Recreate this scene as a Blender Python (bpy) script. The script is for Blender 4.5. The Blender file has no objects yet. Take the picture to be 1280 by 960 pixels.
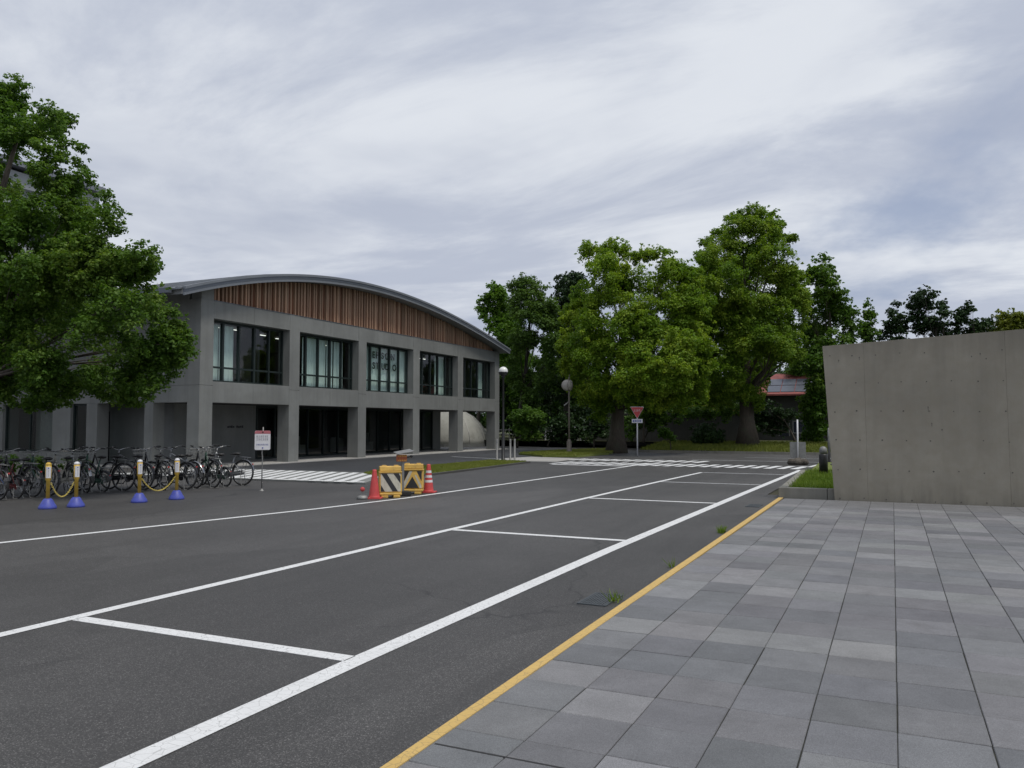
import bpy, bmesh, math, random
import numpy as np
from math import radians as R, sin, cos, pi
from mathutils import Vector, Matrix

sc = bpy.context.scene
COL = sc.collection
# ------------------------------------------------------------------ camera
cam_d = bpy.data.cameras.new('camera'); cam = bpy.data.objects.new('camera', cam_d); COL.objects.link(cam)
cam.location = (0, 0, 1.6)
cam.rotation_euler = (R(90 + 2.807), R(-0.056), R(24.969))
cam_d.sensor_width = 36; cam_d.lens = 1019.96 / 1280 * 36
cam_d.clip_start = 0.05; cam_d.clip_end = 4000
sc.camera = cam
# ------------------------------------------------------------------ sky and sun
SUN_EL, SUN_AZ = R(66), R(-12)          # azimuth measured from +X towards +Y
w = bpy.data.worlds.new('World'); sc.world = w; w.use_nodes = True
nt = w.node_tree; nt.nodes.clear()
def N(t, **k):
    n = nt.nodes.new(t)
    for a, v in k.items(): setattr(n, a, v)
    return n
def L(a, b): nt.links.new(a, b)
out = N('ShaderNodeOutputWorld'); bg = N('ShaderNodeBackground'); bg.inputs['Strength'].default_value = 0.1
sky = N('ShaderNodeTexSky', sky_type='NISHITA', sun_disc=False)
sky.sun_elevation = SUN_EL; sky.sun_rotation = pi / 2 - SUN_AZ
sky.altitude = 50; sky.air_density = 1; sky.dust_density = 2
tc = N('ShaderNodeTexCoord'); sep = N('ShaderNodeSeparateXYZ'); L(tc.outputs['Generated'], sep.inputs[0])
def M(op, a, b=None, c=None):
    n = N('ShaderNodeMath', operation=op)
    for i, v in enumerate((a, b, c)):
        if v is None: continue
        if isinstance(v, (int, float)): n.inputs[i].default_value = v
        else: L(v, n.inputs[i])
    return n.outputs[0]
zc = M('ADD', M('MAXIMUM', sep.outputs[2], 0.0), 0.13)          # cloud layer seen in perspective
cmb = N('ShaderNodeCombineXYZ')
L(M('DIVIDE', sep.outputs[0], zc), cmb.inputs[0]); L(M('DIVIDE', sep.outputs[1], zc), cmb.inputs[1])
def cloud_noise(scale, detail, rough, dist, rot, sx, sy, off):
    mp = N('ShaderNodeMapping'); L(cmb.outputs[0], mp.inputs[0])
    mp.inputs['Rotation'].default_value = (0, 0, rot); mp.inputs['Scale'].default_value = (sx, sy, 1)
    mp.inputs['Location'].default_value = off
    n = N('ShaderNodeTexNoise'); L(mp.outputs[0], n.inputs['Vector'])
    n.inputs['Scale'].default_value = scale; n.inputs['Detail'].default_value = detail
    n.inputs['Roughness'].default_value = rough; n.inputs['Distortion'].default_value = dist
    return n.outputs['Fac']
def ramp(f, stops):
    r = N('ShaderNodeValToRGB'); L(f, r.inputs[0]); e = r.color_ramp.elements
    while len(e) < len(stops): e.new(0.5)
    for i, (p, c) in enumerate(stops): e[i].position = p; e[i].color = (*c, 1) if len(c) == 3 else c
    r.color_ramp.interpolation = 'EASE'
    return r.outputs[0]
def mixc(f, a, b):
    n = N('ShaderNodeMix', data_type='RGBA'); 
    if isinstance(f, (int, float)): n.inputs[0].default_value = f
    else: L(f, n.inputs[0])
    for s, v in ((6, a), (7, b)):
        if isinstance(v, tuple): n.inputs[s].default_value = (*v, 1)
        else: L(v, n.inputs[s])
    return n.outputs[2]
n1 = cloud_noise(0.50, 6, 0.55, 0.25, R(20), 1.0, 0.9, (5.59, 9.19, 0))
n2 = cloud_noise(0.95, 9, 0.60, 0.35, R(10), 0.75, 1.15, (10.94, 2.03, 0))
n3 = cloud_noise(0.42, 7, 0.58, 0.3, R(60), 1.0, 1.0, (10.04, 19.13, 0))
white = mixc(ramp(n2, [(0.40, (0, 0, 0)), (0.61, (1, 1, 1))]), (4.9, 5.35, 6.4), (7.35, 7.7, 8.3))
grey = mixc(ramp(n1, [(0.34, (1, 1, 1)), (0.56, (0, 0, 0))]), white, (4.3, 4.75, 5.85))
skyb = N('ShaderNodeVectorMath', operation='MULTIPLY'); L(sky.outputs[0], skyb.inputs[0]); skyb.inputs[1].default_value = (1.0, 1.0, 1.0)
bluish = mixc(0.72, skyb.outputs[0], (3.5, 4.1, 5.7))
fin = mixc(ramp(n3, [(0.34, (0.8,) * 3), (0.47, (0, 0, 0))]), grey, bluish)
L(fin, bg.inputs[0]); L(bg.outputs[0], out.inputs[0])
sun_d = bpy.data.lights.new('sun', 'SUN'); sun = bpy.data.objects.new('sun', sun_d); COL.objects.link(sun)
sun_d.energy = 2.2; sun_d.angle = R(14); sun_d.color = (1.0, 0.95, 0.87)
sd = Vector((cos(SUN_EL) * cos(SUN_AZ), cos(SUN_EL) * sin(SUN_AZ), sin(SUN_EL)))
sun.rotation_euler = (-sd).to_track_quat('-Z', 'Y').to_euler(); sun.location = (20, 0, 40)
sc.view_settings.view_transform = 'Standard'; sc.view_settings.look = 'None'
sc.view_settings.exposure = 0.0; sc.view_settings.gamma = 1.0
sc.cycles.max_bounces = 6; sc.cycles.transparent_max_bounces = 12

# ------------------------------------------------------------------ helpers
rng = random.Random(11)
def tag(o, label=None, cat=None, group=None, kind=None):
    if label: o['label'] = label
    if cat: o['category'] = cat
    if group: o['group'] = group
    if kind: o['kind'] = kind
    return o
def empty(name, loc=(0, 0, 0), rz=0, parent=None):
    o = bpy.data.objects.new(name, None); COL.objects.link(o); o.location = loc; o.rotation_euler = (0, 0, rz)
    o.empty_display_size = 0.2
    if parent: o.parent = parent
    return o
def thing(name, label, cat, loc=(0, 0, 0), rz=0, group=None):
    return tag(empty(name, loc, rz), label, cat, group)
def copy_tree(o, parent=None):
    c = o.copy(); COL.objects.link(c)
    if parent: c.parent = parent
    for ch in list(o.children): copy_tree(ch, c)
    return c
class MB:
    def __init__(s): s.v = []; s.f = []
    def add(s, vs, fs):
        n = len(s.v); s.v += [tuple(v) for v in vs]; s.f += [tuple(i + n for i in f) for f in fs]; return s
    def box(s, x0, x1, y0, y1, z0, z1):
        return s.add([(x0, y0, z0), (x1, y0, z0), (x1, y1, z0), (x0, y1, z0), (x0, y0, z1), (x1, y0, z1), (x1, y1, z1), (x0, y1, z1)],
                     [(0, 3, 2, 1), (4, 5, 6, 7), (0, 1, 5, 4), (1, 2, 6, 5), (2, 3, 7, 6), (3, 0, 4, 7)])
    def tube(s, pts, rad, n=8, cap=True):
        pts = [Vector(p) for p in pts]
        if isinstance(rad, (int, float)): rad = [rad] * len(pts)
        vs = []; fs = []; ref = None
        for i, p in enumerate(pts):
            a = pts[max(i - 1, 0)]; b = pts[min(i + 1, len(pts) - 1)]; t = (b - a).normalized()
            if ref is None: ref = Vector((0, 0, 1)) if abs(t.z) < 0.9 else Vector((1, 0, 0))
            u = (ref - t * ref.dot(t)).normalized(); v = t.cross(u); ref = u
            for k in range(n):
                q = 2 * pi * k / n; vs.append(p + (u * cos(q) + v * sin(q)) * rad[i])
        for i in range(len(pts) - 1):
            for k in range(n):
                a = i * n + k; b = i * n + (k + 1) % n; fs.append((a, b, b + n, a + n))
        if cap: fs.append(tuple(range(n - 1, -1, -1))); m = (len(pts) - 1) * n; fs.append(tuple(m + k for k in range(n)))
        return s.add(vs, fs)
    def lathe(s, prof, n=16, c=(0, 0, 0), axis='z', cap=True):
        vs = []; fs = []
        for r, z in prof:
            for k in range(n):
                q = 2 * pi * k / n; a, b = r * cos(q), r * sin(q)
                vs.append({'z': (c[0] + a, c[1] + b, c[2] + z), 'y': (c[0] + b, c[1] + z, c[2] + a), 'x': (c[0] + z, c[1] + a, c[2] + b)}[axis])
        for i in range(len(prof) - 1):
            for k in range(n):
                a = i * n + k; b = i * n + (k + 1) % n; fs.append((a, b, b + n, a + n))
        if cap:
            if prof[0][0] > 1e-4: fs.append(tuple(range(n - 1, -1, -1)))
            if prof[-1][0] > 1e-4: m = (len(prof) - 1) * n; fs.append(tuple(m + k for k in range(n)))
        return s.add(vs, fs)
    def torus(s, c, Rr, r, n=28, m=8, axis='y', arc=(0, 2 * pi)):
        full = abs(arc[1] - arc[0] - 2 * pi) < 1e-6; vs = []; fs = []; nn = n if full else n + 1
        for i in range(nn):
            q = arc[0] + (arc[1] - arc[0]) * i / n
            for j in range(m):
                t = 2 * pi * j / m; rr = Rr + r * cos(t); h = r * sin(t)
                p = {'y': (rr * cos(q), h, rr * sin(q)), 'z': (rr * cos(q), rr * sin(q), h), 'x': (h, rr * cos(q), rr * sin(q))}[axis]
                vs.append((c[0] + p[0], c[1] + p[1], c[2] + p[2]))
        for i in range(n):
            for j in range(m):
                a = i * m + j; b = i * m + (j + 1) % m; c2 = ((i + 1) % nn) * m + (j + 1) % m; d = ((i + 1) % nn) * m + j
                fs.append((a, b, c2, d))
        return s.add(vs, fs)
    def prism(s, poly, z0, z1):
        n = len(poly)
        return s.add([(x, y, z0) for x, y in poly] + [(x, y, z1) for x, y in poly],
                     [tuple(range(n - 1, -1, -1)), tuple(range(n, 2 * n))] + [(i, (i + 1) % n, n + (i + 1) % n, n + i) for i in range(n)])
    def prism_yz(s, poly, x0, x1):
        n = len(poly)
        return s.add([(x0, a, b) for a, b in poly] + [(x1, a, b) for a, b in poly],
                     [tuple(range(n - 1, -1, -1)), tuple(range(n, 2 * n))] + [(i, (i + 1) % n, n + (i + 1) % n, n + i) for i in range(n)])
    def prism_xz(s, poly, y0, y1):
        n = len(poly)
        return s.add([(a, y0, b) for a, b in poly] + [(a, y1, b) for a, b in poly],
                     [tuple(range(n)), tuple(range(2 * n - 1, n - 1, -1))] + [(i, n + i, n + (i + 1) % n, (i + 1) % n) for i in range(n)])
    def sphere(s, c, r, n=14, m=9, sc=(1, 1, 1), z0=-1, z1=1):
        a0, a1 = math.asin(z0), math.asin(z1)
        prof = [(max(cos(a0 + (a1 - a0) * i / m), 1e-5), sin(a0 + (a1 - a0) * i / m)) for i in range(m + 1)]
        t = MB().lathe(prof, n)
        return s.add([(c[0] + x * r * sc[0], c[1] + y * r * sc[1], c[2] + z * r * sc[2]) for x, y, z in t.v], t.f)
    def mesh(s, name, mat, smooth=False):
        me = bpy.data.meshes.new(name); me.from_pydata(s.v, [], s.f)
        bm = bmesh.new(); bm.from_mesh(me); bmesh.ops.recalc_face_normals(bm, faces=bm.faces[:]); bm.to_mesh(me); bm.free()
        if mat: me.materials.append(mat)
        if smooth: me.polygons.foreach_set('use_smooth', [True] * len(me.polygons))
        me.update(); return me
    def build(s, name, mat, parent=None, smooth=False, bevel=0, loc=None):
        o = bpy.data.objects.new(name, s.mesh(name, mat, smooth)); COL.objects.link(o)
        if parent: o.parent = parent
        if loc: o.location = loc
        if bevel:
            m = o.modifiers.new('edge', 'BEVEL'); m.width = bevel; m.segments = 2; m.limit_method = 'ANGLE'
        if smooth == 'auto': pass
        return o
def inst(name, me, parent, loc=(0, 0, 0), rot=(0, 0, 0), color=None, scale=None):
    o = bpy.data.objects.new(name, me); COL.objects.link(o); o.parent = parent; o.location = loc; o.rotation_euler = rot
    if color: o.color = (*color, 1)
    if scale: o.scale = scale
    return o
def struct(name, mb, mat, parent=None, **k):
    o = mb.build(name, mat, parent, **k)
    if not parent: o['kind'] = 'structure'
    return o

# ------------------------------------------------------------------ materials
def newmat(name):
    m = bpy.data.materials.new(name); m.use_nodes = True; t = m.node_tree; t.nodes.clear()
    o = t.nodes.new('ShaderNodeOutputMaterial'); b = t.nodes.new('ShaderNodeBsdfPrincipled'); t.links.new(b.outputs[0], o.inputs[0])
    return m, t, b, o
class G:
    """small node-graph helper bound to one tree"""
    def __init__(s, t): s.t = t; s.co = t.nodes.new('ShaderNodeTexCoord').outputs['Object']
    def link(s, a, b): s.t.links.new(a, b)
    def node(s, ty, **k):
        n = s.t.nodes.new(ty)
        for a, v in k.items(): setattr(n, a, v)
        return n
    def geo(s): return s.node('ShaderNodeNewGeometry').outputs['Position']
    def map(s, vec, sc=(1, 1, 1), off=(0, 0, 0), rot=(0, 0, 0)):
        m = s.node('ShaderNodeMapping'); s.link(vec, m.inputs[0]); m.inputs['Scale'].default_value = sc; m.inputs['Location'].default_value = off
        m.inputs['Rotation'].default_value = rot; return m.outputs[0]
    def noise(s, vec, scale, detail=4, rough=0.55, dist=0.0):
        n = s.node('ShaderNodeTexNoise'); s.link(vec, n.inputs['Vector']); n.inputs['Scale'].default_value = scale
        n.inputs['Detail'].default_value = detail; n.inputs['Roughness'].default_value = rough; n.inputs['Distortion'].default_value = dist
        return n.outputs['Fac']
    def voro(s, vec, scale, feat='F1', out='Distance'):
        n = s.node('ShaderNodeTexVoronoi', feature=feat); s.link(vec, n.inputs['Vector']); n.inputs['Scale'].default_value = scale
        return n.outputs[out]
    def ramp(s, f, stops, ease=False):
        r = s.node('ShaderNodeValToRGB'); s.link(f, r.inputs[0]); e = r.color_ramp.elements
        while len(e) < len(stops): e.new(0.5)
        for i, (p, c) in enumerate(stops):
            e[i].position = p; e[i].color = (c, c, c, 1) if isinstance(c, (int, float)) else (*c, 1)
        if ease: r.color_ramp.interpolation = 'EASE'
        return r.outputs[0]
    def mix(s, f, a, b, mode='MIX'):
        n = s.node('ShaderNodeMix', data_type='RGBA', blend_type=mode)
        if isinstance(f, (int, float)): n.inputs[0].default_value = f
        else: s.link(f, n.inputs[0])
        for i, v in ((6, a), (7, b)):
            if isinstance(v, tuple): n.inputs[i].default_value = (*v, 1)
            elif isinstance(v, (int, float)): n.inputs[i].default_value = (v, v, v, 1)
            else: s.link(v, n.inputs[i])
        return n.outputs[2]
    def bump(s, f, strength, dist=0.01):
        n = s.node('ShaderNodeBump'); n.inputs['Strength'].default_value = strength; n.inputs['Distance'].default_value = dist
        s.link(f, n.inputs['Height']); return n.outputs[0]
    def attr_color(s): return s.node('ShaderNodeObjectInfo').outputs['Color']
    def rand(s): return s.node('ShaderNodeObjectInfo').outputs['Random']
def plain(name, col, rough=0.5, metal=0.0, var=0.15, scale=6.0, dirt=0.0, spec=0.5, bump=0.0):
    """paint / plastic / metal with uneven tone and grime"""
    m, t, b, o = newmat(name); g = G(t); n = g.noise(g.co, scale, 6, 0.6)
    c = g.mix(g.ramp(n, [(0.3, 0.0), (0.75, 1.0)]), tuple(x * (1 - var) for x in col), tuple(min(1, x * (1 + var)) for x in col))
    if dirt:
        d = g.ramp(g.noise(g.map(g.co, (1, 1, 0.5)), scale * 2.3, 8, 0.7), [(0.52, 0.0), (0.78, dirt)])
        c = g.mix(d, c, (0.09, 0.08, 0.065))
    g.link(c, b.inputs['Base Color']); b.inputs['Roughness'].default_value = rough; b.inputs['Metallic'].default_value = metal
    b.inputs['Specular IOR Level'].default_value = spec
    r = g.ramp(n, [(0.2, max(0, rough - 0.1)), (0.8, min(1, rough + 0.15))]); g.link(r, b.inputs['Roughness'])
    if bump: g.link(g.bump(g.noise(g.co, scale * 12, 5), bump), b.inputs['Normal'])
    return m
def m_asphalt(name, base, warm=1.0, speck=1.0):
    m, t, b, o = newmat(name); g = G(t); P = g.geo()
    big = g.noise(P, 0.22, 5, 0.55, 0.3); mid = g.noise(P, 2.2, 5, 0.6); fine = g.noise(P, 110, 3, 0.7); vo = g.voro(P, 170, out='Color')
    sepc = g.node('ShaderNodeSeparateColor'); g.link(vo, sepc.inputs[0])
    c0 = tuple(x * 0.80 for x in base); c1 = tuple(x * 1.2 for x in base)
    c = g.mix(g.ramp(big, [(0.3, 0.0), (0.7, 1.0)], True), c0, c1)
    c = g.mix(g.ramp(mid, [(0.35, 0.0), (0.7, 0.35)]), c, tuple(x * 0.78 for x in base))
    sp = g.ramp(sepc.outputs[0], [(0.0, 0.5), (0.6, 0.98), (0.85, 1.45), (1.0, 3.4)])
    c = g.mix(0.75 * speck, c, g.mix(1.0, c, sp, 'MULTIPLY'))
    streak = g.noise(g.map(P, (2.6, 0.13, 1)), 1.0, 5, 0.55, 0.5)
    c = g.mix(g.ramp(streak, [(0.50, 0.0), (0.72, 0.4)]), c, tuple(x * 0.6 for x in base))
    stain = g.noise(g.map(P, (1, 1, 1), (4.2, 9.1, 0)), 0.75, 6, 0.65, 0.8)
    c = g.mix(g.ramp(stain, [(0.60, 0.0), (0.74, 0.35)]), c, tuple(x * 0.5 for x in base))
    pt = g.voro(g.map(P, (.5, .22, 1), (3.3, 1.2, 0)), 0.55, out='Color'); ps = g.node('ShaderNodeSeparateColor'); g.link(pt, ps.inputs[0])
    c = g.mix(1.0, c, g.ramp(ps.outputs[0], [(0.2, 0.90), (0.8, 1.12)]), 'MULTIPLY')
    wv = g.node('ShaderNodeVectorMath', operation='MULTIPLY_ADD'); nn = g.node('ShaderNodeTexNoise'); g.link(P, nn.inputs['Vector']); nn.inputs['Scale'].default_value = 1.3; nn.inputs['Detail'].default_value = 5
    g.link(nn.outputs['Color'], wv.inputs[0]); wv.inputs[1].default_value = (.9, .9, 0); g.link(P, wv.inputs[2])
    ck = g.voro(wv.outputs[0], 0.22, 'DISTANCE_TO_EDGE'); gate = g.ramp(g.noise(P, 0.35, 3), [(0.48, 0.0), (0.56, 1.0)])
    cf = g.node('ShaderNodeMath', operation='MULTIPLY'); g.link(g.ramp(ck, [(0.0, 0.75), (0.004, 0.0)]), cf.inputs[0]); g.link(gate, cf.inputs[1])
    c = g.mix(cf.outputs[0], c, (0.012, 0.012, 0.012))
    oil = g.ramp(g.noise(g.map(P, (1, 1, 1), (11.7, 3.1, 0)), 1.9, 4, 0.55), [(0.69, 0.0), (0.76, 0.5)]); c = g.mix(oil, c, (0.022, 0.021, 0.021))
    pale = g.ramp(g.noise(g.map(P, (.8, .5, 1), (5.7, 8.1, 0)), 0.9, 6, 0.65), [(0.54, 0.0), (0.74, 0.5)]); c = g.mix(pale, c, tuple(x * 1.55 for x in base))
    g.link(c, b.inputs['Base Color']); b.inputs['Roughness'].default_value = 0.62; b.inputs['Specular IOR Level'].default_value = 0.42
    h = g.mix(0.6, fine, sepc.outputs[0]); g.link(g.bump(h, 0.55, 0.004), b.inputs['Normal'])
    return m
def m_paint(name, col, under, wear=0.5, scale=9.0):
    """road paint, worn and cracked so the road shows through"""
    m, t, b, o = newmat(name); g = G(t); P = g.geo()
    crack = g.voro(g.map(P, (1, 1, 1)), scale, 'DISTANCE_TO_EDGE'); n = g.noise(P, 38, 6, 0.75); n2 = g.noise(P, 2.3, 4, 0.6)
    wav = g.noise(P, 7, 3)
    k = g.node('ShaderNodeMath', operation='MULTIPLY'); g.link(n, k.inputs[0]); g.link(g.ramp(n2, [(0.3, 0.75), (0.75, 1.12)]), k.inputs[1])
    chips = g.ramp(k.outputs[0], [(0.585 - 0.07 * wear, 0.0), (0.65, 0.9)])
    lines = g.ramp(crack, [(0.0, 0.8 * wear), (0.035, 0.0)])
    add = g.node('ShaderNodeMath', operation='MAXIMUM'); g.link(chips, add.inputs[0]); g.link(lines, add.inputs[1])
    base = g.mix(g.ramp(n2, [(0.3, 0.0), (0.7, 1.0)]), tuple(x * 0.86 for x in col), col)
    base = g.mix(g.ramp(g.noise(P, 160, 2), [(0.4, 0.0), (0.8, 0.35)]), base, tuple(x * 0.6 for x in col))
    g.link(g.mix(add.outputs[0], base, under), b.inputs['Base Color']); b.inputs['Roughness'].default_value = 0.8
    g.link(g.bump(n, 0.3, 0.003), b.inputs['Normal'])
    return m
def m_concrete(name, base, streak=0.35, warm=(0.82, 0.78, 0.70), stain=0.4, top=None):
    m, t, b, o = newmat(name); g = G(t); P = g.geo()
    big = g.noise(P, 0.55, 6, 0.6, 0.2); mid = g.noise(P, 4.5, 6, 0.65); fine = g.noise(P, 60, 3, 0.6)
    st = g.noise(g.map(P, (3.2, 3.2, 0.16)), 1.4, 5, 0.6); drip = g.noise(g.map(P, (11, 11, 0.35)), 1.0, 4, 0.6)
    c = g.mix(g.ramp(big, [(0.3, 0.0), (0.72, 1.0)], True), tuple(x * 0.84 for x in base), tuple(x * 1.13 for x in base))
    c = g.mix(g.ramp(mid, [(0.38, 0.0), (0.72, 0.4)]), c, tuple(x * y for x, y in zip(base, warm)))
    c = g.mix(g.ramp(st, [(0.48, 0.0), (0.74, streak)]), c, tuple(x * 0.55 for x in base))
    c = g.mix(g.ramp(drip, [(0.60, 0.0), (0.78, stain * 0.5)]), c, tuple(x * 0.42 for x in base))
    c = g.mix(g.ramp(fine, [(0.62, 0.0), (0.75, 0.35)]), c, tuple(x * 0.5 for x in base))
    g.link(c, b.inputs['Base Color']); b.inputs['Roughness'].default_value = 0.85; b.inputs['Specular IOR Level'].default_value = 0.3
    if top:                                                          # grime washed down from the top edge and splashed up from the foot
        zs = g.node('ShaderNodeSeparateXYZ'); g.link(P, zs.inputs[0])
        a = g.node('ShaderNodeMath', operation='MULTIPLY_ADD'); g.link(g.noise(g.map(P, (5, 5, .45)), 1.0, 6, .65), a.inputs[0]); a.inputs[1].default_value = 1.5; g.link(zs.outputs[2], a.inputs[2])
        mr = g.node('ShaderNodeMapRange'); g.link(a.outputs[0], mr.inputs[0]); mr.inputs[1].default_value = top + .35; mr.inputs[2].default_value = top + 1.15; mr.inputs[3].default_value = 0; mr.inputs[4].default_value = .38
        c = g.mix(mr.outputs[0], c, tuple(x * 0.38 for x in base))
        m2 = g.node('ShaderNodeMapRange'); g.link(a.outputs[0], m2.inputs[0]); m2.inputs[1].default_value = 1.0; m2.inputs[2].default_value = .5; m2.inputs[3].default_value = 0; m2.inputs[4].default_value = .5
        c = g.mix(m2.outputs[0], c, tuple(x * 0.5 for x in base)); g.link(c, b.inputs['Base Color'])
    h = g.mix(0.35, mid, fine); g.link(g.bump(h, 0.25, 0.01), b.inputs['Normal'])
    return m
def m_tile(name):
    m, t, b, o = newmat(name); g = G(t); P = g.geo(); oc = g.attr_color()
    sp = g.voro(P, 330, out='Color'); s2 = g.node('ShaderNodeSeparateColor'); g.link(sp, s2.inputs[0])
    c = g.mix(1.0, oc, g.ramp(s2.outputs[0], [(0.0, 0.72), (0.6, 1.0), (1.0, 1.32)]), 'MULTIPLY')
    c = g.mix(1.0, c, g.ramp(g.noise(P, 3.2, 6, 0.6, 0.4), [(0.25, 0.84), (0.75, 1.14)]), 'MULTIPLY')
    c = g.mix(g.ramp(g.noise(P, 1.1, 7, 0.7, 0.6), [(0.60, 0.0), (0.72, 0.30)]), c, (0.07, 0.066, 0.06))
    sc_ = g.noise(g.map(P, (2, 30, 1), rot=(0, 0, 0.6)), 1.2, 3, 0.5)
    c = g.mix(g.ramp(sc_, [(0.70, 0.0), (0.74, 0.22)]), c, (0.3, 0.29, 0.27))
    g.link(c, b.inputs['Base Color']); b.inputs['Specular IOR Level'].default_value = 0.35
    g.link(g.ramp(g.noise(P, 9, 4), [(0.3, 0.62), (0.7, 0.8)]), b.inputs['Roughness'])
    g.link(g.bump(g.mix(0.5, g.noise(P, 220, 3, 0.7), s2.outputs[0]), 0.35, 0.002), b.inputs['Normal'])
    return m
def m_wood(name):
    m, t, b, o = newmat(name); g = G(t); P = g.geo(); oc = g.attr_color()
    gr = g.noise(g.map(P, (30, 30, 0.9)), 1.2, 5, 0.65, 0.6)
    c = g.mix(1.0, oc, g.ramp(gr, [(0.25, 0.6), (0.75, 1.3)]), 'MULTIPLY')
    w2 = g.noise(g.map(P, (5, 5, 0.5)), 1.0, 4, 0.6); gz = g.node('ShaderNodeSeparateXYZ'); g.link(g.node('ShaderNodeTexCoord').outputs['Generated'], gz.inputs[0])
    ws = g.node('ShaderNodeMath', operation='MULTIPLY_ADD'); g.link(gz.outputs[2], ws.inputs[0]); ws.inputs[1].default_value = -0.75; g.link(w2, ws.inputs[2])
    c = g.mix(g.ramp(ws.outputs[0], [(-0.0, 0.85), (0.0, 0.85), (0.42, 0.0)]), c, g.mix(1.0, oc, (0.92, 1.05, 1.12), 'MULTIPLY'))   # rain-weathered grey below, red where the eaves shelter it
    g.link(c, b.inputs['Base Color']); b.inputs['Roughness'].default_value = 0.8
    g.link(g.bump(gr, 0.4, 0.004), b.inputs['Normal'])
    return m
def m_leaf(name, cols, trans=0.35, rough=0.55):
    """cols: dark, mid, light real leaf colours, picked per leaf at random and by clump of age (noise in space)"""
    m, t, b, o = newmat(name); g = G(t); ri = g.node('ShaderNodeNewGeometry').outputs['Random Per Island']
    nz = g.noise(g.co, 0.55, 4, 0.6)
    mx = g.node('ShaderNodeMath', operation='MULTIPLY_ADD'); g.link(ri, mx.inputs[0]); mx.inputs[1].default_value = 0.45
    g.link(g.ramp(nz, [(0.32, 0.0), (0.68, 0.55)]), mx.inputs[2])
    c = g.ramp(mx.outputs[0], [(0.0, cols[0]), (0.5, cols[1]), (1.0, cols[2])])
    g.link(c, b.inputs['Base Color']); b.inputs['Roughness'].default_value = rough; b.inputs['Specular IOR Level'].default_value = 0.25
    tr = g.node('ShaderNodeBsdfTranslucent'); g.link(g.mix(1.0, c, (1.15, 1.2, 0.55), 'MULTIPLY'), tr.inputs[0])
    ms = g.node('ShaderNodeMixShader'); ms.inputs[0].default_value = trans
    g.link(b.outputs[0], ms.inputs[1]); g.link(tr.outputs[0], ms.inputs[2]); g.link(ms.outputs[0], o.inputs[0])
    return m
def m_glass(name, tint=(0.8, 0.85, 0.83), refl=1.0):
    m, t, b, o = newmat(name); g = G(t); t.nodes.remove(b)
    tr = g.node('ShaderNodeBsdfTransparent'); tr.inputs[0].default_value = (*tint, 1)
    gl = g.node('ShaderNodeBsdfGlossy'); gl.inputs['Color'].default_value = (refl, refl, refl, 1); gl.inputs['Roughness'].default_value = 0.015
    lw = g.node('ShaderNodeLayerWeight'); lw.inputs[0].default_value = 0.5
    pw = g.node('ShaderNodeMath', operation='POWER'); g.link(lw.outputs['Facing'], pw.inputs[0]); pw.inputs[1].default_value = 5.0
    fr = g.node('ShaderNodeMath', operation='MULTIPLY_ADD'); g.link(pw.outputs[0], fr.inputs[0]); fr.inputs[1].default_value = 0.92; fr.inputs[2].default_value = 0.05
    g.link(g.bump(g.noise(g.co, 0.7, 2), 0.06, 0.05), gl.inputs['Normal'])
    ms = g.node('ShaderNodeMixShader'); g.link(fr.outputs[0], ms.inputs[0]); g.link(tr.outputs[0], ms.inputs[1]); g.link(gl.outputs[0], ms.inputs[2])
    g.link(ms.outputs[0], o.inputs[0]); return m
def m_emit(name, col, s):
    m, t, b, o = newmat(name); b.inputs['Base Color'].default_value = (*col, 1); b.inputs['Emission Color'].default_value = (*col, 1)
    b.inputs['Emission Strength'].default_value = s; return m
def m_bark(name, col):
    m, t, b, o = newmat(name); g = G(t)
    r = g.noise(g.map(g.co, (9, 9, 1.6)), 1.5, 6, 0.7, 0.8); c = g.mix(g.ramp(r, [(0.3, 0.0), (0.7, 1.0)]), tuple(x * 0.45 for x in col), col)
    c = g.mix(g.ramp(g.noise(g.co, 2.2, 4), [(0.5, 0.0), (0.75, 0.5)]), c, (0.07, 0.085, 0.05))
    g.link(c, b.inputs['Base Color']); b.inputs['Roughness'].default_value = 0.9; g.link(g.bump(r, 0.8, 0.03), b.inputs['Normal']); return m
def m_soil(name, a, bcol, scale=3.0):
    m, t, b, o = newmat(name); g = G(t); P = g.geo()
    c = g.mix(g.ramp(g.noise(P, scale, 7, 0.65), [(0.35, 0.0), (0.65, 1.0)]), a, bcol)
    c = g.mix(1.0, c, g.ramp(g.noise(P, 55, 4, 0.7), [(0.25, 0.6), (0.75, 1.35)]), 'MULTIPLY')
    g.link(c, b.inputs['Base Color']); b.inputs['Roughness'].default_value = 0.95; g.link(g.bump(g.noise(P, 45, 5, 0.7), 0.9, 0.03), b.inputs['Normal']); return m

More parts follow.
